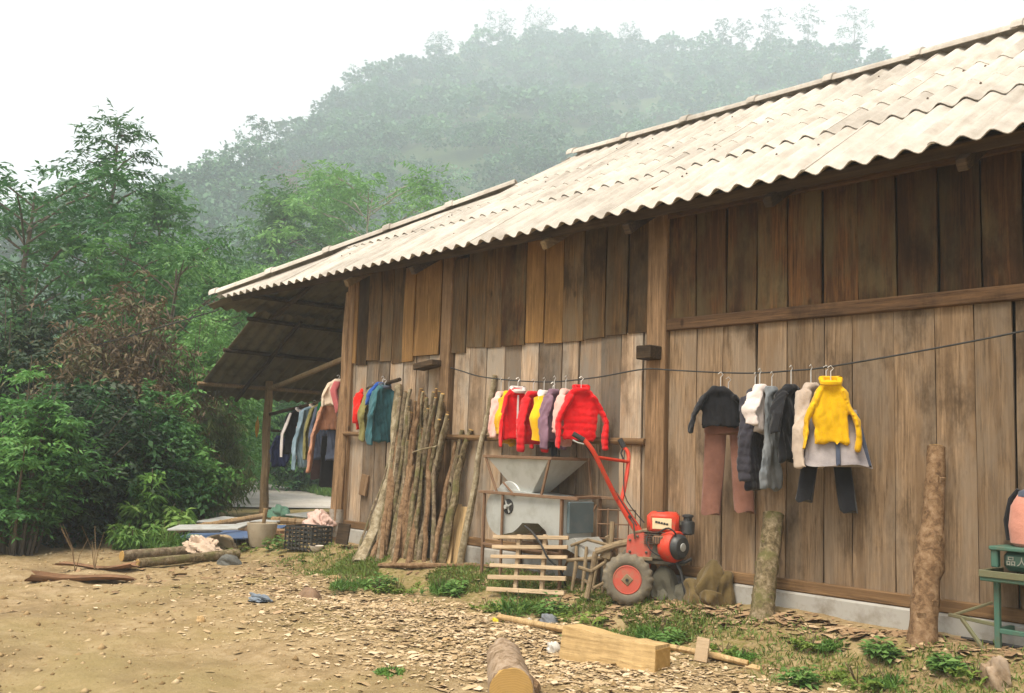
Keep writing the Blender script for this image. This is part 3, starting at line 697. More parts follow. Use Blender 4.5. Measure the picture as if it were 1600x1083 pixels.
# hip end slope and the lean-to below it
HS = (4.41 - EZ) / (GXX - HX); hl = math.hypot(1, HS); hvx, hvz = 1 / hl, HS / hl
HL = (GXX - HX) * hl
def endclip(s):
    f = min(max(s / HL, 0), 1); lo = EY + f * (GYY - EY); return (lo, 2 * RY - lo)
for ci, (a, b) in enumerate([(-.28, 1.35), (1.28, 2.75), (2.68, HL)]):
    for k in range(7):
        u0 = EY + .001 + k * PW * 5
        if u0 > 5.3: break
        lo0, hi0 = endclip(a); lo1, hi1 = endclip(b)
        if u0 + PW * 5.2 < min(lo0, lo1) or u0 > max(hi0, hi1): continue
        sheet('end_sheet', (HX, 0, EZ - .015), (0, 1, 0), (hvx, 0, hvz), (-hvz, 0, hvx), u0, u0 + PW * 5.2, a, b, .012, .0, endclip, M_darksheet)
LX0, LZ0, LX1, LZ1, LY0 = -12.75, 3.02, -14.72, 1.87, .06
ll = math.hypot(LX1 - LX0, LZ1 - LZ0); lvx, lvz = (LX0 - LX1) / ll, (LZ0 - LZ1) / ll
for k in range(6):
    for (a, b, lf) in ((0, ll * .55, 0), (ll * .52, ll, .014)):
        sheet('leanto_sheet', (LX1, 0, LZ1), (0, 1, 0), (lvx, 0, lvz), (-lvz, 0, lvx), LY0 + k * PW * 5, LY0 + k * PW * 5 + PW * 5.2, a, b, lf, 0, None, M_darksheet)
MB().add([(GXX + .1, GYY - .1, 4.3), (GXX + .1, 2 * RY - GYY + .1, 4.3), (GXX + .2, RY, 4.95), (GXX + .14, GYY - .1, 4.3), (GXX + .14, 2 * RY - GYY + .1, 4.3), (GXX + .24, RY, 4.95)],
         [(0, 1, 2), (3, 5, 4), (0, 3, 4, 1), (1, 4, 5, 2), (2, 5, 3, 0)]).build('gable_board', W_up, roof, smooth_=False)
# caps
def cap(p, q, parent, r_=.085):
    p, q = Vector(p), Vector(q); d = (q - p).normalized(); sd = d.cross(Vector((0, 0, 1))).normalized(); up = sd.cross(d).normalized(); mb = MB()
    def ring(c, rad, th):
        return [c + sd * math.cos(a) * rad * 1.25 + up * (math.sin(a) * rad - .02) for a in [PI * k / 8 for k in range(9)]] + [c + sd * math.cos(a) * (rad - th) * 1.25 + up * (math.sin(a) * (rad - th) - .02) for a in [PI * k / 8 for k in range(8, -1, -1)]]
    L = (q - p).length; st = [(0, r_ + .018), (.1, r_ + .018), (.101, r_), (L + .05, r_ * .92)]
    V = []; [V.extend(ring(p + d * s, rr, .012)) for s, rr in st]; F = []
    for j in range(len(st) - 1):
        for i in range(18): F.append((j * 18 + i, j * 18 + (i + 1) % 18, (j + 1) * 18 + (i + 1) % 18, (j + 1) * 18 + i))
    F.append(tuple(range(18))); F.append(tuple(len(st) * 18 - 18 + i for i in range(18)))
    mb.add(V, F); mb.build('ridge_cap' if abs(d.z) < .05 else 'hip_cap', M_sheet, parent)
x = GXX + .2
while x < XR:
    cap((x, RY, RZ + .03), (min(x + .92, XR + .3), RY, RZ + .03 + rd.uniform(-.004, .004)), roof); x += .92
h0, h1 = Vector((HX - .03, EY - .02, EZ + .035)), Vector((GXX + .05, GYY + .03, 4.41 + .05))
for i in range(5):
    cap(h0.lerp(h1, i / 5), h0.lerp(h1, (i + 1) / 5), roof)
h0b, h1b = Vector((HX - .03, 5.36 + .02, EZ + .035)), Vector((GXX, 2 * RY - GYY, 4.41 + .05))
for i in range(5): cap(h0b.lerp(h1b, i / 5), h0b.lerp(h1b, (i + 1) / 5), roof)
# nail heads
nm = MB().lathe([(.010, 0), (.009, .006), (.003, .012)], 8).mesh('nail_head', plain('rusty_nail', (.10, .07, .05, 1), .8))
for k in range(46):
    s = s_of_Y(rd.choice([.0, .62, 1.2, 1.9]) + rd.uniform(-.05, .05)); u = (math.floor(rd.uniform(-11, 1.5) / PW)) * PW
    if u < hipclip(s)[0] + .2: continue
    ob = link('nail_head', nm, roof, (u, EY + s * sy - sz_ * (AM + .02), EZ + s * sz_ + sy * (AM + .012)), (math.atan2(sz_, sy), 0, 0))
# roof timbers
dn = Vector((0, -sz_, sy))
def under(y, drop): s = s_of_Y(y); return EZ + s * sz_ - drop
box_part('purlin', ((HX + .12 + XR) / 2, -.38, under(-.38, .10)), (XR - HX - .2, .08, .09), W_dark, (math.atan2(sz_, sy), 0, 0))
for y in (.5, 1.2, 1.9): box_part('purlin', ((-10.6 + 2 * (y / 1.0) * .3 + XR) / 2, y, under(y, .09)), (XR + 10.6 - y * .6, .07, .08), W_dark, (math.atan2(sz_, sy), 0, 0))
an = math.atan2(sz_, sy)
for x, m in ((-9.62, W_pole), (-8.35, W_dark), (-6.35, W_pole), (-5.36, W_dark), (-4.0, W_dark), (-2.6, W_dark), (-1.2, W_dark), (.3, W_dark)):
    L = 3.35; c_ = (x, (-.42 + 2.35) / 2, (under(-.42, .19) + under(2.35, .19)) / 2)
    MB().box(c_, (.07, L, .085), (an, 0, 0), bev=.006).build('rafter', wood('rafter_' + str(len(bpy.data.materials)), (.26, .19, .10, 1), (.16, .11, .06, 1), None, axis='y') if m is W_pole else m, barn, smooth_=False)
# end slope and lean-to framing
def pole(name, a, b, r0, r1, m, parent=barn, n=5, wob=.012, seed=0):
    r_ = random.Random(seed); a, b = Vector(a), Vector(b); P = [a.lerp(b, i / (n - 1)) + Vector((r_.uniform(-wob, wob), r_.uniform(-wob, wob), r_.uniform(-wob, wob))) * (0 < i < n - 1) for i in range(n)]
    return MB().tube(P, [r0 + (r1 - r0) * i / (n - 1) for i in range(n)], 8, noise=.06, rng=r_).build(name, m, parent)
def endz(x): return EZ + (x - HX) * HS
for x in (-12.4, -11.2, -10.2): pole('end_purlin', (x, EY + (x - HX) / (GXX - HX) * (GYY - EY) + .12, endz(x) - .08), (x, 4.6, endz(x) - .08), .035, .03, W_dark, seed=int(-x * 10))
for y, xe in ((.35, -11.4), (2.4, -9.3), (4.4, -11.4)): pole('end_rafter', (-12.95, y, endz(-12.95) - .13), (xe, y, endz(xe) - .13), .04, .035, W_dark, seed=int(y * 10))
def lz(x): return LZ1 + (x - LX1) / (LX0 - LX1) * (LZ0 - LZ1)
for x in (-14.35, -13.55, -12.85): pole('leanto_purlin', (x, -.02, lz(x) - .06), (x, 5.3, lz(x) - .06), .032, .028, W_dark if x > -14 else W_pole, seed=int(-x * 7))
for y in (.75, 2.9): pole('leanto_rafter', (-14.6, y, lz(-14.6) - .12), (-12.7, y, lz(-12.7) - .12), .035, .03, W_dark, seed=int(y * 9))
pole('leanto_beam', (-14.35, 1.16, 2.02), (XL + .05, .06, 2.26), .042, .036, W_pole, seed=3)
pole('leanto_post', (-14.22, 1.14, -.1), (-14.25, 1.12, 2.14), .072, .062, W_pole, n=8, seed=5)
pole('leanto_post', (-14.22, 4.3, -.1), (-14.25, 4.3, 2.14), .07, .06, W_pole, n=6, seed=6)
# round corner post under the eave, with a sleeve of pale tin
q = onY(530, 852, -.02)
pole('corner_post', (XL + .10, -.12, -.12), (XL + .03, -.02, 3.0), .085, .07, W_post, n=7, seed=8)
MB().tube([(XL + .098, -.12, .08), (XL + .09, -.11, .40)], .088, 12, caps=False).build('tin_sleeve', plain('pale_tin', (.30, .27, .23, 1), .8, .1, dirt=(.2, .13, .08, 1), damt=.9), barn)
# ================================================================== CLOTHES
M_wire = plain('black_cable', (.03, .03, .03, 1), .7)
M_hang = plain('pale_wire', (.55, .53, .5, 1), .4, .3)
def cloth(name, col, c2=None, var=.12): return fabric(name, rgb(*col), rgb(*c2) if c2 else None, var=var)
C_black = cloth('black_cloth', (34, 34, 38), (22, 22, 26)); C_char = cloth('charcoal_nylon', (62, 60, 68), (40, 38, 46)); C_white = cloth('white_cloth', (232, 222, 218), (210, 196, 190))
C_brown = cloth('brown_trouser', (142, 100, 86), (112, 78, 66)); C_grey = cloth('grey_cloth', (128, 132, 136), (96, 102, 108)); C_beige = cloth('beige_knit', (196, 180, 164), (170, 152, 138))
C_yell = cloth('yellow_knit', (226, 180, 20), (206, 158, 8), .06); C_skirt = cloth('grey_skirt', (176, 168, 168), (140, 134, 138)); C_red = cloth('red_nylon', (222, 30, 34), (196, 16, 26), .03)
C_red2 = cloth('crimson_nylon', (212, 34, 40), (180, 22, 30), .03); C_pink = cloth('pale_pink_cloth', (232, 192, 182), (214, 160, 150)); C_mauve = cloth('mauve_cloth', (142, 112, 128), (116, 88, 104))
C_gold = cloth('golden_cloth', (232, 186, 30), (214, 160, 16), .05); C_denim = cloth('light_denim', (150, 172, 184), (112, 138, 154)); C_navy = cloth('navy_cloth', (44, 52, 92), (30, 36, 66))
C_tan = cloth('tan_cloth', (188, 136, 108), (160, 112, 88)); C_olive = cloth('olive_cloth', (142, 134, 82), (112, 106, 62)); C_teal = cloth('teal_cloth', (62, 108, 116), (44, 82, 92))
C_blue = cloth('blue_cloth', (36, 86, 168), (24, 62, 134)); C_dkbrown = cloth('dark_brown_cloth', (62, 44, 42), (42, 30, 30)); C_slate = cloth('slate_cloth', (84, 92, 110), (62, 68, 86)); C_green = cloth('green_cloth', (24, 110, 66), (14, 84, 48))
C_cream = cloth('cream_fleece', (230, 212, 190), (206, 184, 160)); C_rose = cloth('rose_cloth', (206, 118, 118), (182, 92, 96)); C_redor = cloth('bright_red_cloth', (230, 44, 30), (204, 26, 18), .03)

def wr(rng_, n=4):
    return [(rng_.uniform(2, 7), rng_.uniform(0, 6.3), rng_.uniform(-4, 4)) for _ in range(n)]
def loft(prof, seg, wrk, amp, quilt=0.0, cx=None):
    """rings: (z, half width, half depth, offset x, offset y) -> closed garment body with soft folds"""
    mb = MB(); V = []; n = len(prof)
    for j, (z, a, b, ox, oy) in enumerate(prof):
        f = j / (n - 1)
        for k in range(seg):
            th = 2 * PI * k / seg; m = 1 + sum(amp * f * math.sin(fr * th + ph + tw * z * 3) for fr, ph, tw in wrk)
            m += quilt * abs(math.sin(z * PI / .075)) if quilt else 0
            cx_, cy_ = math.cos(th), math.sin(th); ex = abs(cx_) ** .8 * (1 if cx_ > 0 else -1); ey = abs(cy_) ** .8 * (1 if cy_ > 0 else -1)
            V.append((ox + a * ex * m, oy + b * ey * m * (1 + .5 * amp * 10 * (m - 1)), z + (.012 * math.sin(3 * th + j) if j == n - 1 else 0)))
    F = []
    for j in range(n - 1):
        for k in range(seg):
            k2 = (k + 1) % seg; F.append((j * seg + k, (j + 1) * seg + k, (j + 1) * seg + k2, j * seg + k2))
    F.append(tuple(range(seg))); F.append(tuple((n - 1) * seg + k for k in range(seg - 1, -1, -1)))
    mb.add(V, F); return mb
def lerp_prof(keys, n):
    z = np.array([k[0] for k in keys]); f = np.linspace(0, 1, len(keys)); g = np.linspace(0, 1, n)
    return [tuple(float(np.interp(x, f, [k[i] for k in keys])) for i in range(5)) for x in g]
def hanger(root, w_, up, tilt=0.0):
    MB().tube([(0, 0, up + .01), (.018, 0, up + .03), (0, 0, up + .05), (-.02, 0, up + .035)] , .0035, 5).tube([(0, 0, up + .012), (0, 0, .0), (-w_ * .5, 0, -.09)], .004, 5).tube([(0, 0, 0.0), (w_ * .5, 0, -.09)], .004, 5).build('hanger', M_hang, root)
_ctx = {}
def cloth_obj(mb, m, root, seed, vox=.0105, amp=.016, quilt=0.0):
    """fuse body and sleeves into one sheet of cloth with creases"""
    o = mb.build('body', m, root)
    a = o.modifiers.new('fuse', 'REMESH'); a.mode = 'VOXEL'; a.voxel_size = vox
    b = o.modifiers.new('soft', 'SMOOTH'); b.factor = .5; b.iterations = 3
    dg = bpy.context.evaluated_depsgraph_get(); dg.update()
    me = bpy.data.meshes.new_from_object(o.evaluated_get(dg)); old = o.data; o.modifiers.clear(); o.data = me; me.name = 'body'
    bpy.data.meshes.remove(old)
    if not me.materials: me.materials.append(m)
    n_ = len(me.vertices); co = np.empty(n_ * 3, np.float32); me.vertices.foreach_get('co', co); co = co.reshape(-1, 3); nr = np.empty(n_ * 3, np.float32); me.vertex_normals.foreach_get('vector', nr); nr = nr.reshape(-1, 3)
    ph = (seed * 7.31) % 40; x_, y_, z_ = co[:, 0] + co[:, 1] * .8, co[:, 1], co[:, 2]
    d1 = VN.fbm(x_ * 20 + ph + z_ * 4, z_ * 3.2 + ph + y_ * 9, 3); d2 = VN.fbm(x_ * 34 - z_ * 14 + ph, z_ * 22 + y_ * 20, 3); low = smooth(0, -.3, z_)
    d1 = np.abs(d1) * 1.6 - .25
    co = co + nr * (d1 * amp * (.45 + .75 * low) + d2 * amp * .16)[:, None]
    if quilt: co = co + nr * (np.abs(np.sin(z_ * PI / .062 + d2)) ** .6 * .007 - .0035)[:, None]
    sway = VN.fbm(z_ * 3 + ph, x_ * .5, 2) * .03; co[:, 0] += sway; co[:, 2] -= .10 * np.abs(co[:, 0]) * low * (np.sin(ph) * .5 + .3)
    me.vertices.foreach_set('co', co.ravel().astype(np.float32))
    me.polygons.foreach_set('use_smooth', [True] * len(me.polygons)); me.update(); return o
def sleeve(root, side, w_, L, m, rng_, splay=.12, r0=.062, r1=.048, quilt=0.0, y=0.0, sh=.1, bend=.0, fwd=0.0):
    a = Vector((side * w_ * .30, y, -sh + .035)); b = Vector((side * (w_ * .5 + splay * .35), y + fwd * .4, -sh - L * .45)); c_ = Vector((side * (w_ * .46 + splay * .5), y + fwd, -sh - L))
    n = 13; P = []; Rr = []; ph = rng_.uniform(0, 6)
    for i in range(n):
        f = i / (n - 1); p = a.lerp(b, f * 2) if f < .5 else b.lerp(c_, f * 2 - 1); p = p + Vector((.006 * math.sin(7 * f + ph), .008 * math.sin(9 * f + ph * 2), 0))
        P.append(p); q = 1 + (quilt * abs(math.sin(f * L * PI / .075)) if quilt else .07 * math.sin(13 * f + ph)); Rr.append((r0 + (r1 - r0) * f) * q)
    mb = MB().tube(P, Rr, 10, flat=.34, noise=.04, rng=rng_)
    if isinstance(root, MB): root.add(mb.v, mb.f)
    else: mb.build('sleeve', m, root)
def top(name, label, loc, rz, w_, L, m, seed, sl=None, dep=.021, hem=1.0, hang=.09, quilt=0.0, sleeve_m=None, collar=None, cat_='jacket', splay=.1, hood=False, waist=1.0, fold=.035, sr=.062, fwd=0.0, grp='clothes hanging along the wall', zip_=None):
    rng_ = random.Random(seed); root = thing(name, label, cat_, loc, rz, grp); wk = wr(rng_)
    h = w_ / 2
    keys = [(0.0, .055, .035, 0, 0), (-.035, h * .55, .05, 0, 0), (-.075, h * .86, dep * .8, 0, 0), (-.14, h * .9, dep, 0, 0), (-L * .5, h * .88 * waist, dep * 1.02, 0, 0), (-L * .8, h * hem * .89, dep, 0, 0), (-L, h * hem * .9, dep * .95, 0, 0)]
    prof = [k for k in keys]; zs = [k[0] for k in keys]; N = 16; out = []
    for i in range(N):
        z = -L * (i / (N - 1)) ** 1.15; out.append(tuple([z] + [float(np.interp(-z, [-q for q in zs], [k[c_] for k in keys])) for c_ in range(1, 5)]))
    bodymb = loft(out, 28, wk, fold, quilt)
    if sl:
        for sd in (-1, 1): sleeve(root if sleeve_m else bodymb, sd, w_, sl, sleeve_m or m, rng_, splay * rng_.uniform(.7, 1.2), sr, sr * .8, quilt, fwd=fwd * rng_.uniform(.5, 1.2))
    cloth_obj(bodymb, m, root, seed, amp=.013 if quilt else .024, quilt=quilt)
    if collar:
        MB().tube([(math.cos(a) * .062, math.sin(a) * .045, .012 - .035 * (math.sin(a) < -.2)) for a in [2 * PI * k / 12 for k in range(13)]], .02, 7, caps=False).build('collar', collar, root)
    if hood:
        mb = MB(); mb.lathe([(.005, .03), (.07, .02), (.1, -.03), (.105, -.09), (.08, -.15), (.02, -.19)], 14, c=(0, .05, .0)); mb.build('hood', m if hood is True else hood, root)
    if zip_:
        MB().box((0, -dep - .006, -L * .5), (.018, .006, L * .82), bev=.002).build('zip', zip_, root)
    hanger(root, w_ * .8, hang); return root
def trousers(name, label, loc, rz, w_, L, m, seed, leg_r=.085, gap=.05, hang=.06, grp='clothes hanging along the wall', flare=0.0, uneven=0.03):
    rng_ = random.Random(seed); root = thing(name, label, 'trousers', loc, rz, grp); wk = wr(rng_)
    loft(lerp_prof([(0, w_ * .5, .03, 0, 0), (-.12, w_ * .52, .045, 0, 0), (-.24, w_ * .54, .05, 0, 0)], 6), 24, wk, .02).build('waist', m, root)
    for sd in (-1, 1):
        LL = L + sd * uneven; lr = leg_r
        loft(lerp_prof([(-.18, lr, .03, sd * w_ * .27, 0), (-.5 * LL, lr * .95, .03, sd * (w_ * .27 + gap * .3), 0), (-LL, lr * (.92 + flare), .028, sd * (w_ * .27 + gap), rng_.uniform(-.02, .02))], 12), 18, wr(rng_), .035).build('leg', m, root)
    hanger(root, w_, hang); return root
def hung(px, py, Y=-.25): p = onY(px, py, Y); return (float(p[0]), Y, float(p[2]))

# ---- the clothes line itself
cb = [onY(x, y, -.25) for x, y in [(680, 572), (705, 578)]] + [onY(x, y, -.25) for x, y in [(760, 590), (850, 597), (930, 590), (1005, 577), (1050, 578.5), (1120, 582), (1180, 583), (1240, 579), (1290, 574), (1430, 550), (1600, 517), (1800, 470), (2100, 420)]]
cb[0][1] = -.05; cb[1][1] = -.12
cp = spline([tuple(q) for q in cb], 70)
tag(MB().tube([tuple(q) for q in cp], .0065, 6).build('clothes_line', M_wire), 'black cable clothes line slung along the plank wall', 'clothes line')

FACE = R(38)      # turned towards the yard
G1 = 'clothes on the line beside the big post'
trousers('trousers', 'long brown trousers under the black short-sleeved top', hung(1138, 628, -.22), R(33), .33, .84, C_brown, 1, leg_r=.082, gap=.035, grp=G1, hang=.14, uneven=-.015)
top('short_top', 'black short-sleeved top draped over the brown trousers', hung(1126, 604, -.34), R(34), .33, .30, C_black, 2, sl=.24, dep=.021, hem=.98, splay=.12, sr=.06, fold=.06, cat_='top', grp=G1, hang=.06)
top('puffer_jacket', 'charcoal quilted jacket hanging behind the small white shirt', hung(1180, 607, -.27), R(98), .32, .74, C_char, 3, sl=.58, dep=.021, quilt=.05, grp=G1, hang=.07, splay=.03)
top('small_shirt', 'small white short shirt hung edge-on between dark jackets', hung(1187, 601, -.30), R(92), .24, .34, C_white, 4, sl=.2, dep=.035, hem=1.1, fold=.06, cat_='shirt', grp=G1, hang=.07, splay=.05)
top('grey_wrap', 'grey blue wrap cloth hanging in long folds', hung(1206, 604, -.27), R(92), .2, .74, C_grey, 5, dep=.021, hem=1.25, fold=.11, cat_='cloth', grp=G1, hang=.06)
top('tee_shirt', 'black tee shirt hanging beside the yellow sweater', hung(1236, 601, -.27), R(92), .34, .55, C_black, 6, sl=.26, dep=.021, fold=.04, cat_='shirt', grp=G1, hang=.09)
trousers('trousers', 'black trousers showing below the grey skirt', hung(1291, 660, -.25), R(28), .33, .58, C_black, 7, leg_r=.062, gap=.06, grp=G1, hang=.35)
top('cardigan', 'beige long-sleeved cardigan half hidden by the yellow sweater', hung(1267, 598, -.27), R(92), .3, .56, C_beige, 8, sl=.5, dep=.021, grp=G1, hang=.08, splay=.03, cat_='cardigan')
rt = thing('pleated_skirt', 'grey checked skirt with frayed hem under the yellow sweater', 'skirt', hung(1303, 640, -.28), R(30), G1)
wk = [(9, .3, 0), (13, 1.2, .2), (6, 2.2, 0)]
loft(lerp_prof([(0, .15, .05, 0, 0), (-.15, .165, .06, 0, 0), (-.385, .225, .085, .01, 0)], 12), 60, wk, .035).build('body', C_skirt, rt)
for th in (-1.45, -.25): loft(lerp_prof([(-.03, .012, .006, .155 * math.cos(th), .056 * math.sin(th) - .004), (-.38, .016, .008, .235 * math.cos(th), .092 * math.sin(th) - .004)], 6), 8, [], 0).build('stripe', C_slate, rt)
top('sweater', 'bright yellow long-sleeved sweater on the line', hung(1298, 594, -.37), R(33), .25, .43, C_yell, 9, sl=.37, dep=.021, hem=1.0, splay=.11, sr=.044, collar=C_yell, cat_='sweater', grp=G1, hang=.05)

G2 = 'children clothes over the winnowing machine'
top('small_coat', 'pale pink coat at the far end of the red jackets', hung(783, 612, -.25), R(104), .24, .44, C_pink, 11, sl=.34, grp=G2, splay=.03, hang=.08)
top('small_coat', 'golden yellow coat behind the first red jacket', hung(795, 611, -.25), R(104), .26, .5, C_gold, 12, sl=.3, grp=G2, splay=.03, hang=.08)
top('red_jacket', 'red zip jacket with white collar lining', hung(809, 608, -.27), R(62), .28, .47, C_red, 13, sl=.44, grp=G2, splay=.03, collar=C_white, hang=.06, zip_=C_white, sr=.055)
top('red_jacket', 'red padded jacket in the middle of the row, sleeve to the yard', hung(833, 611, -.27), R(88), .28, .48, C_red2, 14, sl=.46, grp=G2, splay=.04, quilt=.04, hang=.06, fwd=-.03)
top('striped_jacket', 'white and yellow striped jacket squeezed between red and mauve', hung(850, 610, -.26), R(104), .24, .44, C_white, 15, sl=.36, sleeve_m=C_gold, grp=G2, splay=.02, hang=.07)
trousers('leggings', 'narrow black leggings dangling below the mauve jacket', hung(863, 640, -.26), R(60), .1, .38, C_black, 16, leg_r=.032, gap=.0, grp=G2, hang=.2)
top('mauve_jacket', 'mauve jacket between the striped and the pink one', hung(866, 608, -.27), R(100), .27, .46, C_mauve, 17, sl=.44, grp=G2, splay=.04, hang=.07)
top('pink_shirt', 'pale pink patterned shirt beside the big red padded jacket', hung(884, 608, -.26), R(102), .24, .5, C_pink, 18, sl=.3, grp=G2, splay=.03, hang=.07, cat_='shirt')
top('red_jacket', 'big bright red padded jacket at the near end of its row', hung(908, 606, -.30), R(52), .32, .45, C_red, 19, sl=.42, grp=G2, splay=.13, quilt=.06, collar=C_red, hang=.05, sr=.062)

# ---- rail of clothes from the porch post, past the house corner
G3 = 'clothes on the porch rail'
A3, B3 = Vector((-14.5, 1.22, 1.60)), Vector((-8.75, -.26, 1.88))
tag(MB().tube([A3, A3.lerp(B3, .5) + Vector((0, 0, -.02)), B3], [.028, .025, .022], 8).build('bamboo_rail', W_dark), 'dark bamboo rail carrying clothes from porch post past house corner', 'rail')
tag(MB().tube([Vector((-14.4, 1.3, 1.36)), Vector((-12.4, .75, 1.33))], [.022, .02], 8).build('bamboo_rail', W_dark), 'shorter dark rail below the clothes rail by the post', 'rail')
def orx(px, dz=-.05, dy=0.0):
    best = min((k / 400 for k in range(401)), key=lambda f: abs(projx(A3.lerp(B3, f)) - px)); p = A3.lerp(B3, best); return (p.x, p.y + dy, p.z + dz)
def projx(p):
    d = np.array(p) - CAM; return 800 + FPX * (d @ _r2) / (d @ _f)
top('navy_jacket', 'small navy jacket alone on the lower rail by the porch post', (-13.6, 1.02, 1.28), R(60), .24, .46, C_navy, 31, sl=.3, grp=G3, hang=.04, splay=.02)
top('white_jacket', 'white and black jacket first on the porch rail', orx(470), R(78), .46, .62, C_black, 32, sl=.58, sleeve_m=C_white, grp=G3, hang=.03, splay=.06, collar=C_white)
top('pink_blouse', 'pale pink blouse hem showing below the white jacket', orx(478, -.24), R(75), .26, .52, C_pink, 33, grp=G3, hang=.22, cat_='blouse')
top('denim_jacket', 'light blue denim jacket second on the porch rail', orx(492), R(74), .46, .82, C_denim, 34, sl=.76, grp=G3, hang=.03, splay=.05, sr=.075, collar=C_cream)
top('long_cardigan', 'grey green cardigan behind the denim jacket', orx(502), R(76), .36, .74, C_olive, 35, sl=.64, grp=G3, hang=.03, splay=.03)
top('dark_shirt', 'dark slate shirt hanging between denim and tan jackets', orx(510), R(75), .36, .74, C_slate, 36, sl=.5, grp=G3, hang=.03, splay=.02, cat_='shirt')
trousers('trousers', 'dark brown trousers hanging lowest on the porch rail', orx(509, -.42), R(66), .26, .66, C_dkbrown, 37, leg_r=.08, gap=.01, grp=G3, hang=.39)
top('green_shirt', 'green shirt collar showing above the tan jacket', orx(520, -.0), R(60), .44, .3, C_green, 38, grp=G3, hang=.02, cat_='shirt')
top('red_shirt', 'orange red shirt collar crumpled on the rail above the green one', orx(524, .06), R(50), .36, .2, C_redor, 39, grp=G3, hang=.0, cat_='shirt', collar=C_black)
trousers('trousers', 'black trousers hanging below the tan jacket', orx(532, -.52, -.03), R(50), .36, .66, C_black, 40, leg_r=.09, gap=.0, grp=G3, hang=.5)
top('slate_shirt', 'blue grey speckled shirt inside the open tan jacket', orx(536, -.1, -.04), R(55), .32, .72, C_slate, 41, grp=G3, hang=.1, cat_='shirt')
top('tan_jacket', 'tan brown jacket with wide sleeves facing the yard', orx(536, -.06, -.12), R(54), .34, .38, C_tan, 42, sl=.80, grp=G3, hang=.03, splay=.30, sr=.095, collar=C_tan, fold=.05)
top('black_jacket', 'black jacket with long sleeve beside the rose scarf', orx(556, .04, -.02), R(95), .36, .5, C_black, 43, sl=.64, grp=G3, hang=.0, splay=.03)
top('cream_fleece', 'cream fleece heaped on the rail above the tan jacket', orx(543, .17, -.14), R(52), .34, .32, C_cream, 44, sl=.24, dep=.05, hem=.8, fold=.09, splay=.02, grp=G3, hang=.0, cat_='fleece')
rt = thing('rose_scarf', 'rose scarf hanging down over the cream fleece', 'scarf', orx(545, .13, -.2), R(50), G3)
loft(lerp_prof([(0, .05, .03, .03, 0), (-.12, .045, .03, -.02, -.01), (-.3, .04, .025, .035, -.01), (-.38, .03, .02, .05, 0)], 14), 16, wr(random.Random(9)), .06).build('body', C_rose, rt)
G4 = 'clothes beside the house corner'
top('red_shirt', 'bright red shirt beside the black jacket at the house corner', orx(570, .0), R(105), .26, .48, C_redor, 51, sl=.3, grp=G4, hang=.02, cat_='shirt', splay=.01)
top('olive_jacket', 'olive brown jacket beside the red shirt', orx(583, -.02), R(100), .3, .56, C_olive, 52, sl=.5, grp=G4, hang=.02, splay=.02)
top('teal_jacket', 'teal jacket in front of the blue vest near the firewood', orx(605, -.03, -.03), R(85), .32, .62, C_teal, 53, sl=.56, grp=G4, hang=.02, splay=.02, sr=.07, collar=C_slate)
top('blue_vest', 'bright blue padded vest behind the teal jacket', orx(594, .03, .03), R(85), .3, .28, C_blue, 54, sl=.16, quilt=.05, grp=G4, hang=.02, cat_='vest')
# dried corn cob hanging from the post
rt = tag(MB().lathe([(.006, .16), (.012, .1), (.028, .06), (.034, .0), (.03, -.08), (.014, -.16), (.004, -.18)], 10, c=(0, 0, 0)).build('corn_cob', plain('dried_corn', (.46, .24, .04, 1), .7), None, (-14.42, 1.05, 1.42)), 'dried orange corn cob hanging beside the porch post', 'corn cob')
# ================================================================== THINGS ALONG THE WALL
def G(px, py):
    """where the sight line meets the ground"""
    d = ray(px, py); tt = np.arange(2.0, 26.0, .004); p = CAM[None] + d[None] * tt[:, None]
    k = np.argmax(p[:, 2] <= gdet(p[:, 0], p[:, 1])); return tuple(float(q) for q in p[k])
def gd(x, y): return float(gdet(x, y))

# ---- bark materials
def barkmat(name, a, b, c_, sc=16, moss=None):
    t = NT(name); co = t.coord(); n = t.noise(co, sc, 6, .7, .4); n2 = t.noise(co, sc * .35, 5, .65)
    c = t.ramp(n, [(.32, a), (.5, b), (.68, c_)])
    if moss: c = t.mix(t.mr(n2, 0, .75, .5, .62), c, moss)
    t.bump(n, .7, .012); return t.fin(c, .95, spec=.1)
B_grey = barkmat('grey_bark', (.06, .045, .03, 1), (.16, .12, .078, 1), (.30, .245, .17, 1), 22, (.13, .12, .06, 1))
B_birch = barkmat('pale_bark_pole', (.13, .10, .06, 1), (.28, .23, .15, 1), (.42, .365, .27, 1), 18, (.17, .135, .07, 1))
B_brown = barkmat('brown_bark', (.07, .04, .022, 1), (.18, .11, .06, 1), (.28, .19, .115, 1), 20)
B_moss = barkmat('mossy_bark', (.055, .042, .024, 1), (.15, .115, .065, 1), (.30, .24, .16, 1), 24, (.115, .11, .04, 1))
B_log = barkmat('flaky_log_bark', (.14, .095, .055, 1), (.29, .21, .14, 1), (.42, .33, .25, 1), 12, (.32, .25, .19, 1))
def cutmat(name, a, b):
    t = NT(name); tc = t.n('TexCoord'); w_ = t.n('TexWave'); w_.wave_type = 'RINGS'; w_.rings_direction = 'SPHERICAL'; w_.inputs['Scale'].default_value = 26; w_.inputs['Distortion'].default_value = 5
    w_.inputs['Detail'].default_value = 3; t.l(tc.outputs['Object'], w_.inputs['Vector']); n = t.noise(t.coord(), 10, 5)
    c = t.mix(w_.outputs['Fac'], a, b); c = t.mix(t.mr(n, 0, .5, .5, .7), c, tuple(x * .6 for x in a[:3]) + (1,)); return t.fin(c, .9, spec=.15)
M_cut = cutmat('fresh_cut_end', (.44, .28, .10, 1), (.38, .235, .08, 1))
M_split = wood('split_pale_wood', (.56, .40, .21, 1), (.42, .28, .135, 1), None, vmin=.9, vmax=1.1, stain=.12)
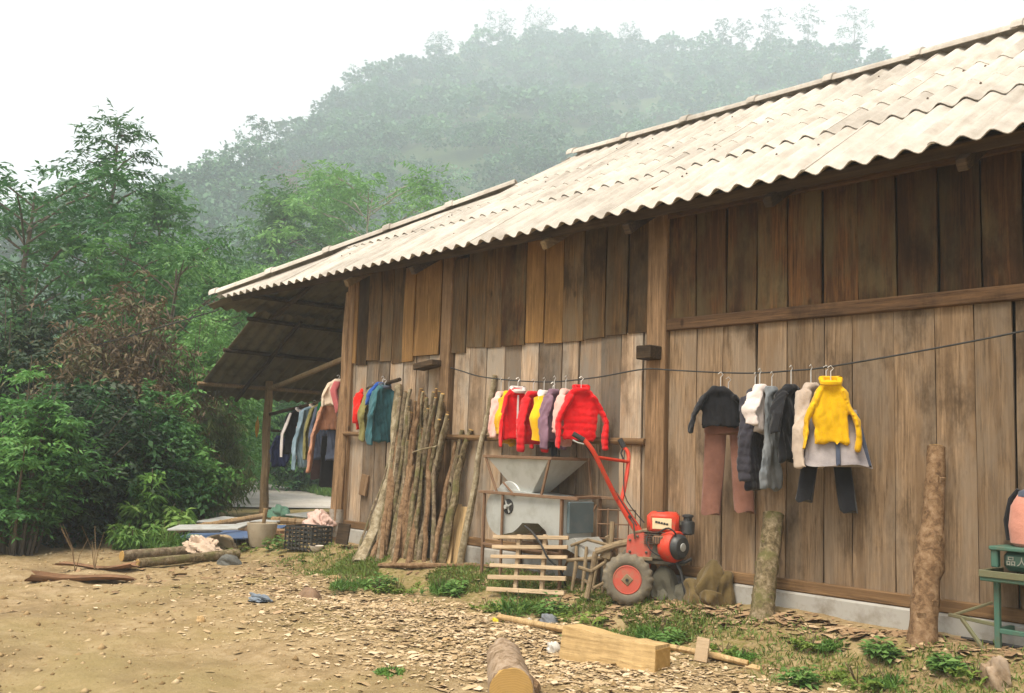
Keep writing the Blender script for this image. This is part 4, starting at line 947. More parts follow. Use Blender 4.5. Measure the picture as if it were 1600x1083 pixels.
M_slat = wood('pale_slat', (.56, .43, .285, 1), (.44, .32, .20, 1), None, axis='x', vmin=.9, vmax=1.08, stain=.15)

def crooked(pts, r0, r1, m, name, label, cat_, grp=None, seed=0, n=12, wob=.012, cut=True, seg=9, parts=None):
    r_ = random.Random(seed); P = spline([tuple(p) for p in pts], n); base = Vector(P[0]); root = thing(name, label, cat_, tuple(base), 0, grp)
    Q = [Vector(p) - base + Vector((r_.uniform(-wob, wob), r_.uniform(-wob, wob), 0)) * (0 < i < n - 1) for i, p in enumerate(P)]
    rad = [(r0 + (r1 - r0) * i / (n - 1)) * r_.uniform(.92, 1.09) for i in range(n)]
    MB().tube(Q, rad, seg, noise=.07, rng=r_).build('shaft', m, root)
    if cut:
        d = (Q[-1] - Q[-2]).normalized(); MB().tube([Q[-1] - d * .004, Q[-1] + d * .004], [rad[-1] * .93, rad[-1] * .9], seg).build('cut_end', M_cut, root)
    if parts:
        for k in range(parts):
            i = r_.randrange(2, n - 2); a = r_.uniform(0, 6.3); st = Q[i]; MB().tube([st, st + Vector((math.cos(a) * .05, math.sin(a) * .05 - .02, .05))], [rad[i] * .5, rad[i] * .3], 6).build('branch_stub', m, root)
    return root
FW = 'firewood poles leaning against the wall'
def T(px, py, Y=-.06): return tuple(onY(px, py, Y))
def sink(p, d=.03): return (p[0], p[1], p[2] - d)
crooked([sink(G(563, 877)), onY(590, 815, -.42), onY(612, 740, -.28), onY(617, 690, -.2), T(623, 602)], .082, .042, B_birch, 'firewood_pole', 'thickest pale curved pole at the front of the firewood stack', 'firewood', FW, 1, 16, parts=3)
crooked([sink(G(550, 881)), T(612, 712, -.12)], .014, .012, B_grey, 'firewood_pole', 'thin grey rod leaning beside the thickest firewood pole', 'firewood', FW, 2, cut=False)
crooked([sink(G(578, 876)), onY(612, 800, -.4), T(655, 660, -.1)], .034, .028, B_brown, 'firewood_pole', 'reddish brown slanting pole behind the thickest firewood pole', 'firewood', FW, 3)
rr_ = random.Random(77); NP = 66
PL = {'grey_bark': 'grey-barked pole in the tied firewood stack', 'mossy_bark': 'mossy green-brown pole in the tied firewood stack', 'brown_bark': 'brown-barked pole in the tied firewood stack', 'pale_bark_pole': 'pale-barked pole in the tied firewood stack'}
for i in range(NP):
    f = (i + rr_.uniform(.1, .9)) / NP; lay = i % 5
    b = (586 + 100 * f + rr_.uniform(-4, 4), 862 + rr_.uniform(2, 18) * (1 if lay < 2 else .3)); tp = (630 + 68 * f + rr_.uniform(-8, 8), 604 + rr_.uniform(2, 75) + (16 if .15 < f < .3 else 0))
    g_ = sink(G(*b)); g2 = (g_[0], min(g_[1] + .02 * lay, -.16), g_[2]); e = T(tp[0], tp[1], -.07 - .055 * lay)
    m_ = (np.array(g2) * .5 + np.array(e) * .5) + np.array([rr_.uniform(-.035, .035), rr_.uniform(-.02, .03), 0]); mm_ = rr_.choice([B_grey, B_grey, B_grey, B_moss, B_brown, B_brown, B_brown, B_birch])
    crooked([g2, tuple(m_), e], rr_.uniform(.024, .040), rr_.uniform(.014, .025), mm_, 'firewood_pole', PL[mm_.name], 'firewood', FW, 100 + i, 12, .01, parts=rr_.choice([0, 0, 1, 2]))
crooked([sink(G(690, 880)), onY(708, 790, -.22), onY(717, 730, -.12), T(736, 672)], .045, .03, B_moss, 'firewood_pole', 'dark mossy pole at the near end of the firewood stack', 'firewood', FW, 140, parts=2)
crooked([sink(G(683, 878)), onY(702, 770, -.2), T(722, 672)], .032, .022, B_grey, 'firewood_pole', 'forked grey pole beside the dark mossy one', 'firewood', FW, 141, parts=3)
crooked([sink(G(676, 879)), T(712, 690)], .03, .02, B_brown, 'firewood_pole', 'short brown pole between the stack and the mossy pole', 'firewood', FW, 142)
for i, (a, b) in enumerate([((689, 880), (700, 792)), ((697, 882), (709, 787)), ((705, 881), (716, 788)), ((711, 882), (727, 792))]):
    p, q = np.array(sink(G(*a), .01)), np.array(onY(*b, -.07)); d = Vector(q - p); root = tag(MB().box((0, 0, d.length / 2), (.085, .022, d.length), bev=.003).build('split_board', M_split, None, tuple(p), d.to_track_quat('Z', 'Y').to_euler(), smooth_=False),
        ['first pale split board, next to the firewood', 'second pale split board from the firewood', 'third pale split board from the firewood', 'fourth pale split board, next to the tall crooked pole'][i], 'board', 'pale split boards by the firewood')
crooked([sink(G(718, 884)), onY(738, 780, -.22), onY(752, 690, -.14), onY(765, 640, -.1), T(773, 587)], .036, .026, B_birch, 'tall_pole', 'tall crooked pale pole standing between firewood and winnowing machine', 'pole', None, 150, 16, .012)
a, b = G(592, 887), G(775, 889)
crooked([(a[0], a[1], a[2] + .02), ((a[0] + b[0]) / 2, (a[1] + b[1]) / 2, gd((a[0] + b[0]) / 2, (a[1] + b[1]) / 2) + .025), (b[0], b[1], b[2] + .02)], .026, .02, B_brown, 'fallen_stick', 'long thin stick lying on the ground in front of the firewood', 'stick', None, 151)
# withe tying the stack
p = onY(664, 702, -.3); tag(MB().tube([tuple(onY(x, y, Y)) for x, y, Y in [(636, 712, -.2), (648, 706, -.36), (664, 701, -.4), (680, 698, -.34), (694, 692, -.16)]], .009, 6).build('binding', B_birch), 'twisted withe tied round the firewood stack', 'binding')

# ---- winnowing machine
M_galv = plain('galvanised_sheet', (.44, .45, .43, 1), .5, .35, dirt=(.30, .29, .255, 1), dscale=5, damt=.7, bump=.08)
M_galvb = plain('blue_grey_sheet', (.13, .18, .20, 1), .5, .3, dirt=(.22, .24, .24, 1), dscale=6, bump=.08)
M_rust = plain('rusty_angle_iron', (.18, .105, .062, 1), .85, .15, dirt=(.26, .17, .10, 1), dscale=20, bump=.3)
M_blk = plain('black_rubber', (.025, .025, .026, 1), .7, dirt=(.07, .06, .05, 1), dscale=14)
wz = gd(-6.5, -.45); wn = thing('winnowing_machine', 'grey sheet metal winnowing machine with hopper on rusty frame', 'machine', (-6.42, -.56, wz))
def wl(x, y, z): return (x + 6.5, y + .5, z - wz)
YF, YB = -.5, -.03
hp = [wl(-6.97, YF, 1.08), wl(-6.17, YF, 1.08), wl(-6.17, YB, 1.08), wl(-6.97, YB, 1.08), wl(-6.58, -.42, .74), wl(-6.48, -.42, .74), wl(-6.48, -.26, .74), wl(-6.58, -.26, .74)]
for nm, f in (('hopper_front', (0, 1, 5, 4)), ('hopper_side', (1, 2, 6, 5)), ('hopper_back', (2, 3, 7, 6)), ('hopper_side', (3, 0, 4, 7))):
    mb = MB(); P = [Vector(hp[i]) for i in f]; nn = (P[1] - P[0]).cross(P[2] - P[0]).normalized() * .004
    mb.add([q + nn for q in P] + [q - nn for q in P], [(0, 1, 2, 3), (7, 6, 5, 4), (0, 4, 5, 1), (1, 5, 6, 2), (2, 6, 7, 3), (3, 7, 4, 0)]); mb.build(nm, M_galv, wn, smooth_=False)
cx_, cz_, rr = -6.78, .60, .215
poly = [(cx_ + rr * math.cos(a), cz_ + rr * math.sin(a)) for a in np.linspace(R(100), R(262), 18)] + [(-6.62, .43), (-6.56, .47), (-6.50, .52), (-6.30, .53), (-6.20, .47), (-6.16, .34), (-5.99, .34), (-5.99, .75)]
mb = MB(); mb.prism([(x + 6.5, z - wz) for x, z in poly], .02, .36); bd = mb.build('housing', M_galv, wn, smooth_=False)
dr = MB(); dr.lathe([(.17, .04), (.175, .045), (.175, .35), (.17, .355)], 28, 'y', (cx_ + 6.5 + .06, -.0, cz_ + .10 - wz)); dr.build('fan_drum', M_galv, wn)
MB().lathe([(.06, -.002), (.066, .0), (.066, .02), (.05, .02)], 24, 'y', (cx_ + 6.5 + .09, .012, cz_ + .05 - wz)).build('fan_opening', M_blk, wn)  # solid black disc painted in for the dark hole
fh = MB().lathe([(.018, -.03), (.02, 0), (.02, .02)], 12, 'y', (cx_ + 6.5 + .09, .008, cz_ + .05 - wz)); fh.build('fan_hub', M_galv, wn)
for k in range(4):
    a = k * PI / 2 + .5; MB().box((cx_ + 6.5 + .09 + math.cos(a) * .035, .006, cz_ + .05 - wz + math.sin(a) * .035), (.05, .006, .014), (0, -a, 0)).build('fan_blade', M_galv, wn, smooth_=False)
mb = MB(); mb.box(wl(-5.972, -.30, .6), (.03, .30, .26), bev=.004); mb.build('side_duct', M_galvb, wn, smooth_=False)
mb = MB(); mb.prism([(-6.12 + 6.5, .38 - wz), (-5.9 + 6.5, .44 - wz), (-5.72 + 6.5, .30 - wz), (-5.78 + 6.5, .28 - wz)], .05, .36); mb.build('outlet_chute', M_galv, wn, smooth_=False)
def bar(name, a, b, s_=.026, m=None, par=wn): a, b = Vector(a), Vector(b); d = b - a; return MB().box((0, 0, d.length / 2), (s_, s_, d.length), bev=.003).build(name, m or M_rust, par, tuple(a), d.to_track_quat('Z', 'Y').to_euler(), smooth_=False)
for x in (-7.0, -6.0):
    for y in (YF, YB): bar('leg', wl(x, y, gd(x + .12, y - .12) - .02), wl(x, y, .76))
for y in (YF - .012, YB): bar('frame_bar', wl(-7.06, y, .765), wl(-5.80, y, .765)); bar('frame_bar', wl(-6.98, y, .30), wl(-6.0, y, .30), .022)
for x in (-7.0, -5.99): bar('frame_bar', wl(x, YF, .765), wl(x, YB, .765), .024)
bar('top_bar', wl(-7.02, YF - .01, 1.09), wl(-6.12, YF - .01, 1.09)); bar('top_bar', wl(-6.16, YF, 1.09), wl(-6.16, YB + .03, 1.09)); bar('top_bar', wl(-7.0, YB, 1.09), wl(-6.13, YB, 1.09)); bar('top_bar', wl(-6.98, YF, 1.09), wl(-6.98, YB, 1.09))
bar('hopper_strut', wl(-6.99, YF - .01, 1.08), wl(-6.82, YF - .01, .77), .02); bar('hopper_strut', wl(-6.15, YF - .01, 1.08), wl(-6.24, YF - .01, .77), .02); bar('hopper_strut', wl(-6.15, YB, 1.08), wl(-6.10, YB, .77), .02)
bar('hopper_strut', wl(-6.76, YF + .01, .86), wl(-6.6, YF + .01, .75), .016)
bar('leg', wl(-6.74, YF - .006, gd(-6.7, YF - .12)), wl(-6.74, YF - .006, .76), .022)

# ---- slatted crate side standing in front
a, b = np.array(G(768, 920)), np.array(G(888, 924)); dv = b - a; an = math.atan2(dv[1], dv[0]); wd = float(np.hypot(dv[0], dv[1]))
pl = thing('slatted_panel', 'pale wooden slatted panel standing upright before the winnowing machine', 'slatted panel', tuple((a + b) / 2 + np.array([.07, -.11, -.012])), an)
pl.rotation_euler = (0, -math.atan2(dv[2], wd) * .9, an)
for i, (z, hgt, wf, off) in enumerate([(.02, .036, 1.0, -.005), (.125, .038, 1.01, 0), (.215, .033, .99, .008), (.295, .03, .99, .01), (.375, .032, .98, .014), (.455, .032, .98, .018)]):
    MB().box((off, .0 + z * .16, z), (wd * wf, .022, hgt), (R(-9), R(random.Random(i).uniform(-.8, .8)), 0), bev=.003).build('slat', M_slat, pl, smooth_=False)
for fx in (-.15, .19): MB().box((wd * fx, .034 + .235 * .16, .235), (.035, .03, .49), (R(-9), R(1), 0), bev=.003).build('upright', M_slat, pl, smooth_=False)
p0 = np.array(onY(818, 822, -.62)); tag(MB().tube([tuple(q) for q in spline([tuple(onY(820, 822, -.66)), tuple(onY(832, 832, -.70)), tuple(onY(846, 852, -.72)), tuple(onY(856, 872, -.70)), tuple(onY(876, 892, -.60)), tuple(onY(884, 915, -.5))], 24)], .009, 6).build('black_hose', M_blk), 'thin black hose dangling over the slatted panel', 'hose')

# ---- two-wheeled walking tractor
M_red = plain('tractor_red', (.55, .045, .02, 1), .6, dirt=(.28, .13, .07, 1), dscale=13, damt=.85, spec=.4, bump=.15, lo=.52, hi=.66)
M_redf = plain('faded_tractor_red', (.48, .09, .06, 1), .7, dirt=(.30, .20, .13, 1), dscale=10, damt=.7)
M_tyre = plain('muddy_tyre', (.15, .13, .10, 1), .95, dirt=(.24, .20, .14, 1), dscale=16, damt=.9, bump=.5, spec=.1)
M_mud = plain('muddy_iron', (.24, .18, .11, 1), .95, dirt=(.14, .10, .065, 1), dscale=14, damt=.9, bump=.5, spec=.1)
M_eng = plain('oily_engine', (.11, .10, .08, 1), .55, .4, dirt=(.2, .16, .10, 1), dscale=18, damt=.8)
M_plast = plain('black_plastic', (.035, .038, .04, 1), .45, dirt=(.09, .085, .075, 1), dscale=12)
M_decal = plain('cream_decal', (.72, .58, .36, 1), .5, damt=.25)
TA = R(35); tx_, ty_ = -5.285, -.40; tz_ = gd(tx_ + .115, ty_ - .164) - .008
tr = thing('walking_tractor', 'red two-wheeled walking tractor with black engine parts', 'walking tractor', (tx_, ty_, tz_), TA)
AX = .195
def torus_tyre(y):
    mb = MB(); R0, r0 = .143, .05
    def f(u, v):
        a, b = 2 * PI * u, 2 * PI * v; lug = .010 if (int(u * 40) % 2 == 0 and math.cos(b) > .35) else 0.0
        rad = R0 + (r0 + lug) * math.cos(b); return (rad * math.cos(a), y + .058 * math.sin(b), AX + rad * math.sin(a))
    mb.grid(80, 13, f, closed_u=True); return mb
for y in (-.2, .2):
    wh = part('wheel', tr); torus_tyre(y).build('tyre', M_tyre, wh)
    s_ = -1 if y < 0 else 1
    MB().lathe([(.112, s_ * .045), (.105, s_ * .05), (.09, s_ * .02), (.055, s_ * .03), (.03, s_ * .045)], 28, 'y', (0, y, AX)).build('rim', M_redf, wh)
    MB().box((0, y + s_ * .045, AX), (.07, .012, .07), (0, R(40), 0), bev=.006).build('hub_plate', M_mud, wh, smooth_=False)
    MB().lathe([(.014, 0), (.012, s_ * .035)], 10, 'y', (0, y + s_ * .03, AX)).build('axle_end', M_blk, wh)
MB().tube([(0, -.2, AX), (0, .2, AX)], .022, 10).build('axle', M_mud, tr)
MB().prism([(-.03, .36), (.16, .36), (.18, .44), (.17, .53), (.10, .55), (-.02, .52)], -.1, .1).build('gearbox', M_redf, tr, smooth_=False)
MB().prism([(.02, .14), (.12, .10), (.17, .36), (.03, .36)], -.06, .06).build('drive_case', M_redf, tr, smooth_=False)
MB().box((.08, -.11, .35), (.2, .03, .03), bev=.005).build('mud_plate', M_mud, tr, smooth_=False)
MB().tube([(.07, 0, .53), (-.02, 0, .66), (-.14, 0, .84)], [.045, .04, .03], 8, flat=.8).build('handle_column', M_red, tr)
nh = [(-.12, -.03, .80), (-.2, -.1, .97), (-.285, -.17, 1.15), (-.33, -.19, 1.22), (-.38, -.2, 1.27)]
fh_ = [(-.09, .02, .78), (-.07, .08, .90), (-.055, .17, 1.08), (-.06, .2, 1.17), (-.10, .21, 1.22)]
MB().tube([tuple(q) for q in spline(nh, 16)], .019, 9).build('handlebar', M_red, tr); MB().tube([tuple(q) for q in spline(fh_, 16)], .017, 9).build('handlebar', M_red, tr)
MB().tube([(-.275, -.165, 1.13), (-.055, .17, 1.10)], .013, 8).build('cross_bar', M_red, tr)
MB().tube([(-.37, -.2, 1.262), (-.46, -.21, 1.31)], .021, 9).build('grip', M_blk, tr); MB().tube([(-.095, .21, 1.215), (-.135, .215, 1.285)], .023, 9).build('grip', M_blk, tr)
MB().tube([(-.37, -.2, 1.23), (-.42, -.205, 1.24), (-.46, -.21, 1.26)], .007, 6).build('clutch_lever', M_galv, tr); MB().tube([(-.1, .21, 1.22), (-.12, .2, 1.17), (-.1, .19, 1.12)], .008, 6).build('clutch_lever', M_blk, tr)
MB().tube([tuple(q) for q in spline([(-.36, -.19, 1.22), (-.22, -.05, 1.0), (-.08, -.03, .78), (.05, -.06, .6)], 14)], .005, 5).build('control_cable', M_blk, tr)
tk = MB().box((.255, -.01, .632), (.25, .22, .165), bev=.03).build('fuel_tank', M_red, tr)
MB().box((.25, -.122, .628), (.15, .004, .085), bev=.002).build('decal', M_decal, tk)
dk = MB()
for k in range(5): dk.box((.207 + k * .021, -.1255, .640 - k * .0035), (.015 if k else .019, .002, .016), (0, R(8), R(0)))
dk.box((.25, -.1255, .629), (.095, .002, .004), (0, R(8), 0)); dk.build('decal_lettering', M_plast, tk, smooth_=False)
MB().lathe([(.035, 0), (.038, .012), (.03, .02)], 16, 'z', (.23, 0, .70)).build('tank_cap', M_plast, tk)
eb = MB().box((.225, 0, .44), (.17, .2, .2), bev=.015).build('engine_block', M_eng, tr)
for k in range(6): MB().box((.21, -.0, .47 + k * .018), (.2, .235, .005)).build('cooling_fin', M_eng, eb, smooth_=False)
sh_ = MB().lathe([(.08, .0), (.118, .005), (.126, .02), (.126, .10), (.112, .118)], 26, 'x', (0, 0, 0)).build('flywheel_cover', M_red, tr, (.285, -.035, .455), (0, 0, R(-38)))
MB().lathe([(.1, .115), (.098, .14), (.075, .165), (.05, .168)], 22, 'x', (0, 0, 0)).build('recoil_starter', M_plast, sh_); MB().lathe([(.035, .166), (.03, .172), (.01, .174)], 14, 'x').build('starter_disc', M_galv, sh_)
af = MB().lathe([(.035, -.03), (.052, -.02), (.055, .06), (.05, .075), (.035, .08), (.034, .105), (.045, .11), (.045, .125), (.02, .132)], 18, 'z').build('air_filter', M_plast, tr, (.445, -.03, .575))
MB().tube([(.345, -.02, .63), (.41, -.025, .62)], .03, 9).build('intake_pipe', M_eng, tr)
MB().tube([(.3, .1, .56), (.3, .16, .6), (.36, .18, .62)], .03, 9).build('exhaust', M_rust, tr)
for y in (-.07, .07): MB().box((.2, y, .325), (.46, .03, .03), bev=.004).build('frame_rail', M_eng, tr, smooth_=False)
MB().tube([(.36, -.1, .33), (.40, -.12, .27), (.46, -.14, .015)], .012, 8).tube([(.36, .1, .33), (.46, .13, .015)], .012, 8).build('stand', M_blk, tr)
MB().tube([(.30, -.07, .31), (.44, -.11, .345), (.48, -.12, .37)], .012, 7).build('front_bar', M_blk, tr)
MB().tube([(.0, -.06, .47), (-.12, -.08, .44), (-.27, -.1, .38)], [.03, .028, .026], 9).build('rear_shaft', M_mud, tr)
MB().tube([(-.14, -.02, .05), (-.16, -.03, .4), (-.15, -.02, .62)], [.02, .022, .02], 8).build('hitch_post', M_mud, tr)
MB().box((-.19, -.03, .36), (.09, .12, .07), (0, R(12), 0), bev=.01).build('hitch_block', M_mud, tr, smooth_=False)
MB().tube([(-.27, -.1, .38), (-.30, -.1, .2), (-.33, -.12, .02)], [.024, .02, .024], 8).build('rear_tine', M_mud, tr); MB().tube([(-.20, -.08, .3), (-.30, -.12, .23), (-.40, -.14, .26)], .015, 7).build('rear_tine', M_mud, tr)
MB().tube([(-.18, -.05, .15), (-.28, -.1, .1), (-.36, -.1, .16)], .014, 7).build('rear_tine', M_mud, tr)
MB().tube([(-.1, .08, .08), (-.12, .05, .35), (-.2, .02, .5)], .022, 8).build('rear_tine', M_mud, tr)
MB().box((.235, -.125, .50), (.11, .05, .07), bev=.012).build('muffler', M_rust, tr)
for k in range(5): MB().box((.195 + k * .02, -.152, .50), (.006, .004, .055)).build('muffler_slot', M_blk, tr, smooth_=False)
MB().tube([tuple(q) for q in spline([(.16, -.09, .56), (.13, -.13, .5), (.17, -.15, .42), (.24, -.13, .38)], 12)], .006, 6).build('fuel_line', M_blk, tr)
MB().tube([tuple(q) for q in spline([(.33, -.1, .52), (.36, -.17, .56), (.30, -.17, .60), (.22, -.13, .555)], 12)], .007, 6).build('plug_lead', M_blk, tr)
MB().lathe([(.02, 0), (.02, .03), (.012, .035)], 10, 'y', (.30, -.135, .40)).build('oil_cap', M_decal, tr)
bm_ = MB().lathe([(.011, 0), (.011, .008), (.006, .011)], 6, 'y').mesh('bolt', M_eng)
for (bx, bz) in ((.0, .40), (.0, .49), (.13, .40), (.14, .50), (.05, .2), (.11, .16), (.08, .30), (.06, .52)): link('bolt', bm_, tr, (bx, -.101 if bz > .35 else -.061, bz), (PI, 0, 0))
MB().tube([(.04, -.11, .5), (.03, -.14, .62), (.0, -.14, .66)], .007, 6).build('gear_lever', M_eng, tr); MB().lathe([(.004, 0), (.014, .01), (.014, .025), (.004, .034)], 10, 'z', (.0, -.14, .655)).build('lever_knob', M_blk, tr)
MB().tube([tuple(q) for q in spline([(-.09, .2, 1.2), (-.08, .08, 1.0), (-.05, .03, .8), (.1, .02, .62)], 14)], .005, 5).build('control_cable', M_blk, tr)
MB().box((.11, .0, .565), (.16, .16, .02), (0, R(-14), 0), bev=.004).build('dusty_cover', M_mud, tr, smooth_=False)
# canvas folded on the gearbox
def lump(name, label, cat_, loc, size, m, seed, rough=.28, freq=2.2, rot=0.0, grp=None, sub=34, flat=.15, crease=.0):
    rng_ = np.random.RandomState(seed); ph = rng_.uniform(0, 50, 4); mb = MB()
    def f(u, v):
        a, b = 2 * PI * u, PI * (v - .5); x, y, z = math.cos(b) * math.cos(a), math.cos(b) * math.sin(a), math.sin(b)
        q = float(VN.fbm(np.array(x * freq + ph[0] + z * 1.3), np.array(y * freq + ph[1] + z * freq * .8), 2)); q2 = abs(float(VN.fbm(np.array((x + z * .6) * freq * 1.6 + ph[2]), np.array((y - z * .5) * freq * 1.6 + ph[3]), 2)))
        s = 1 + rough * q * 1.8 - crease * max(0, .3 - q2 * 1.6); zz = z * s; zz = max(zz, -flat)
        return (x * s * size[0] / 2, y * s * size[1] / 2, (zz + flat) * size[2] / (1 + flat))
    mb.grid(sub * 2, sub, f, closed_u=True); o = mb.build(name, m, None, loc, (0, 0, rot)); o.data.polygons.foreach_set('use_smooth', [True] * len(o.data.polygons)); return tag(o, label, cat_, grp)
M_canvas = fabric('olive_canvas', (.16, .112, .045, 1), (.07, .048, .02, 1), scale=200); M_tarp = fabric('grey_tarp', (.15, .14, .105, 1), (.085, .08, .06, 1), scale=200)
def heap(name, label, cat_, loc, m, seed, lobes):
    """cloth thrown down in a heap: draped lobes with sharp folds running to the ground"""
    mb = MB(); rng_ = random.Random(seed)
    for (x, y, w_, d_, h) in lobes:
        a1, a2, a3 = (rng_.uniform(0, 6) for _ in range(3)); k1, k2 = rng_.choice([3, 3.5, 4]), rng_.choice([6, 7]); lx, ly = rng_.uniform(-.04, .04), rng_.uniform(-.03, .03)
        def f(u, v):
            th = 2 * PI * u; env = math.sin(min(v, 1) * PI / 2) ** .55; z = h * (1 - v ** 1.25)
            wp = 1.1 * v + .5 * math.sin(3 * v + a3); fo = (1 - 2 * abs(math.sin(k1 * th / 2 + a1 + wp))) * .26 * v ** .6 + (1 - 2 * abs(math.sin(k2 * th / 2 + a2 - wp))) * .14 * v
            rr0 = env * (1 + fo) * (1 + .16 * math.sin(7 * v + a2 + math.cos(th)))
            return (x + lx * (1 - v) * 2 + math.cos(th) * rr0 * w_ / 2, y + ly * (1 - v) * 2 + math.sin(th) * rr0 * d_ / 2, max(0, z + .025 * math.sin(2 * th + a1) * (1 - abs(2 * v - 1))))
        mb.grid(72, 20, f, closed_u=True)
    rt = thing(name, label, cat_, loc, R(35)); o = mb.build('cloth', m, rt); o.data.polygons.foreach_set('use_smooth', [True] * len(o.data.polygons)); return rt
p = G(1096, 944); heap('canvas_bundle', 'crumpled olive canvas bundle heaped beside the tractor engine', 'canvas', (p[0], p[1] + .09, p[2] - .01), M_canvas, 5, [(-.02, 0, .22, .2, .34), (.08, .03, .2, .2, .26), (-.09, -.03, .17, .17, .19), (.05, -.1, .17, .14, .13)])
p = G(1036, 938); heap('grey_tarp', 'dark grey tarpaulin crumpled under the tractor engine', 'tarpaulin', (p[0], p[1] + .09, p[2] - .01), M_tarp, 8, [(0, 0, .2, .16, .27), (-.07, .0, .16, .14, .2), (.08, -.03, .16, .14, .15)])
p = Vector(G(1093, 934)); q = Vector(G(1117, 943)); tag(MB().tube([Vector((0, 0, .06)), q - p + Vector((0, 0, .02))], .011, 7).build('red_rod', M_red, None, tuple(p)), 'short red metal rod on the ground by the canvas bundle', 'rod')
# wire cage and old tool frames behind the tractor
wc = thing('wire_cage', 'rusty wire cage frame standing behind the tractor handles', 'wire frame', (-5.62, -.16, gd(-5.62, -.16)))
for z in (.2, .38, .5, .62): MB().tube([(-.22, -.05, z), (.14, .02, z + .015)], .006, 5).build('wire', M_rust, wc)
for x in (-.22, -.12, -.02, .08, .14): MB().tube([(x, -.05 + (x + .22) * .19, .0), (x + .01, -.05 + (x + .22) * .19, .64)], .006, 5).build('wire', M_rust, wc)
bar('brace', (-.52, -.2, .0), (-.24, -.04, .66), .016, M_rust, wc)
hb_ = thing('harrow_frame', 'muddy iron harrow frame beside the tractor wheel', 'harrow', (-5.62, -.50, gd(-5.62, -.5)), R(20))
for k in range(4): MB().tube([(-.16 + k * .09, -.02, .0), (-.14 + k * .09, .0, .2 + .06 * (k % 2)), (-.15 + k * .09, .03, .36)], [.014, .018, .013], 7, noise=.1, rng=random.Random(k)).build('tine', M_mud, hb_)
MB().tube([(-.22, .0, .24), (.2, .02, .30)], .017, 8).build('frame_bar', M_mud, hb_); MB().tube([(-.2, .03, .36), (-.05, .02, .42), (.18, .03, .38)], .013, 8).build('frame_bar', M_mud, hb_)

# ---- two logs leaning on the wall
def leaning_log(label, base, topp, r0, r1, m, seed, knots):
    rng_ = random.Random(seed); b = Vector(base); d = Vector(topp) - b; n = 22; rt = thing('leaning_log', label, 'log', tuple(b)); P = []; Rd = []
    for i in range(n):
        f = i / (n - 1); P.append(d * f + Vector((.012 * math.sin(5 * f + seed), .008 * math.cos(6 * f + seed), -.03 * (i == 0)))); rad = r0 + (r1 - r0) * f
        rad *= 1 + .45 * max(0, .08 - f) / .08 * .6
        for kf, kw, ka in knots: rad *= 1 + ka * math.exp(-((f - kf) / kw) ** 2)
        Rd.append(rad)
    mb = MB(); mb.tube(P, Rd, 18, noise=.06, rng=rng_); mb.build('shaft', m, rt)
    dd = (P[-1] - P[-2]).normalized(); MB().tube([P[-1] - dd * .003, P[-1] + dd * .003], Rd[-1] * .92, 14).build('cut_end', M_cut, rt)
    for k in range(7):
        i = rng_.randrange(2, n - 2); a = rng_.uniform(PI, 2 * PI); c_ = P[i] + Vector((math.cos(a), math.sin(a), 0)) * Rd[i] * .9
        MB().box((c_.x, c_.y, c_.z), (.05, .012, rng_.uniform(.05, .12)), (rng_.uniform(-.2, .2), rng_.uniform(-.2, .2), a + PI / 2), bev=.004).build('bark_flake', m, rt, smooth_=False)
    return rt
p = G(1192, 964); leaning_log('shorter mossy log leaning upright on the wall below dark clothes', sink(p), tuple(onY(1207, 803, -.13)), .082, .074, B_moss, 3, [(.5, .06, .06)])
p = G(1443, 1005); leaning_log('taller knobbly log leaning upright on the wall near the green machine', sink(p), tuple(onY(1462, 699, -.12)), .082, .056, B_brown, 4, [(.52, .035, .3), (.40, .045, .34), (.2, .1, .08)])

# ---- green machine on a stand at the edge
M_green = plain('green_paint', (.055, .13, .095, 1), .55, dirt=(.10, .10, .06, 1), dscale=10, damt=.7)
M_greend = plain('dark_green_paint', (.035, .075, .055, 1), .5, dirt=(.06, .06, .045, 1), dscale=10, damt=.6)
M_greeny = plain('worn_green_paint', (.13, .13, .07, 1), .7, dirt=(.16, .12, .07, 1), dscale=12, damt=.8)
g0 = G(1560, 1012); gm = thing('green_machine', 'green painted metal machine on a stand with white characters', 'machine', g0, R(-2))
for x, y in ((0, 0), (.62, 0), (0, .34), (.62, .34)): bar('leg', (x, y, -.02), (x, y, .40), .032, M_green, gm)
bar('rail', (0, 0, .10), (.62, 0, .10), .028, M_green, gm); bar('rail', (0, 0, .10), (0, .34, .10), .028, M_green, gm); bar('rail', (0, .34, .1), (.62, .34, .1), .028, M_green, gm)
mb = MB(); mb.box((.30, .15, .405), (.74, .46, .03), bev=.006); mb.build('tray', M_green, gm, smooth_=False)
for c_, s_ in (((.30, -.085, .435), (.74, .012, .04)), ((-.065, .15, .435), (.012, .46, .04)), ((.30, .375, .435), (.74, .012, .04))): MB().box(c_, s_, bev=.003).build('tray_rim', M_greeny, gm, smooth_=False)
MB().box((.36, .15, .515), (.66, .30, .12), bev=.03).build('casing', M_greend, gm)
MB().box((.33, .15, .585), (.74, .34, .024), bev=.005).build('casing_lid', M_green, gm, smooth_=False)
MB().box((-.015, .02, .53), (.04, .05, .12), bev=.006).build('corner_bracket', M_green, gm, smooth_=False)
tc = bpy.data.curves.new('lettering', 'FONT'); tc.body = '\u54c1\u4eba\u5408'; tc.size = .058; tc.extrude = .0015; tc.space_character = 1.15
tc.materials.append(plain('white_lettering', (.26, .26, .22, 1), .8)); _to = bpy.data.objects.new('lettering_curve', tc); COL.objects.link(_to); _me = bpy.data.meshes.new_from_object(_to.evaluated_get(bpy.context.evaluated_depsgraph_get())); bpy.data.objects.remove(_to, do_unlink=True); to = link('lettering', _me, gm); to.location = (.055, -.003, .495); to.rotation_euler = (PI / 2, 0, 0)
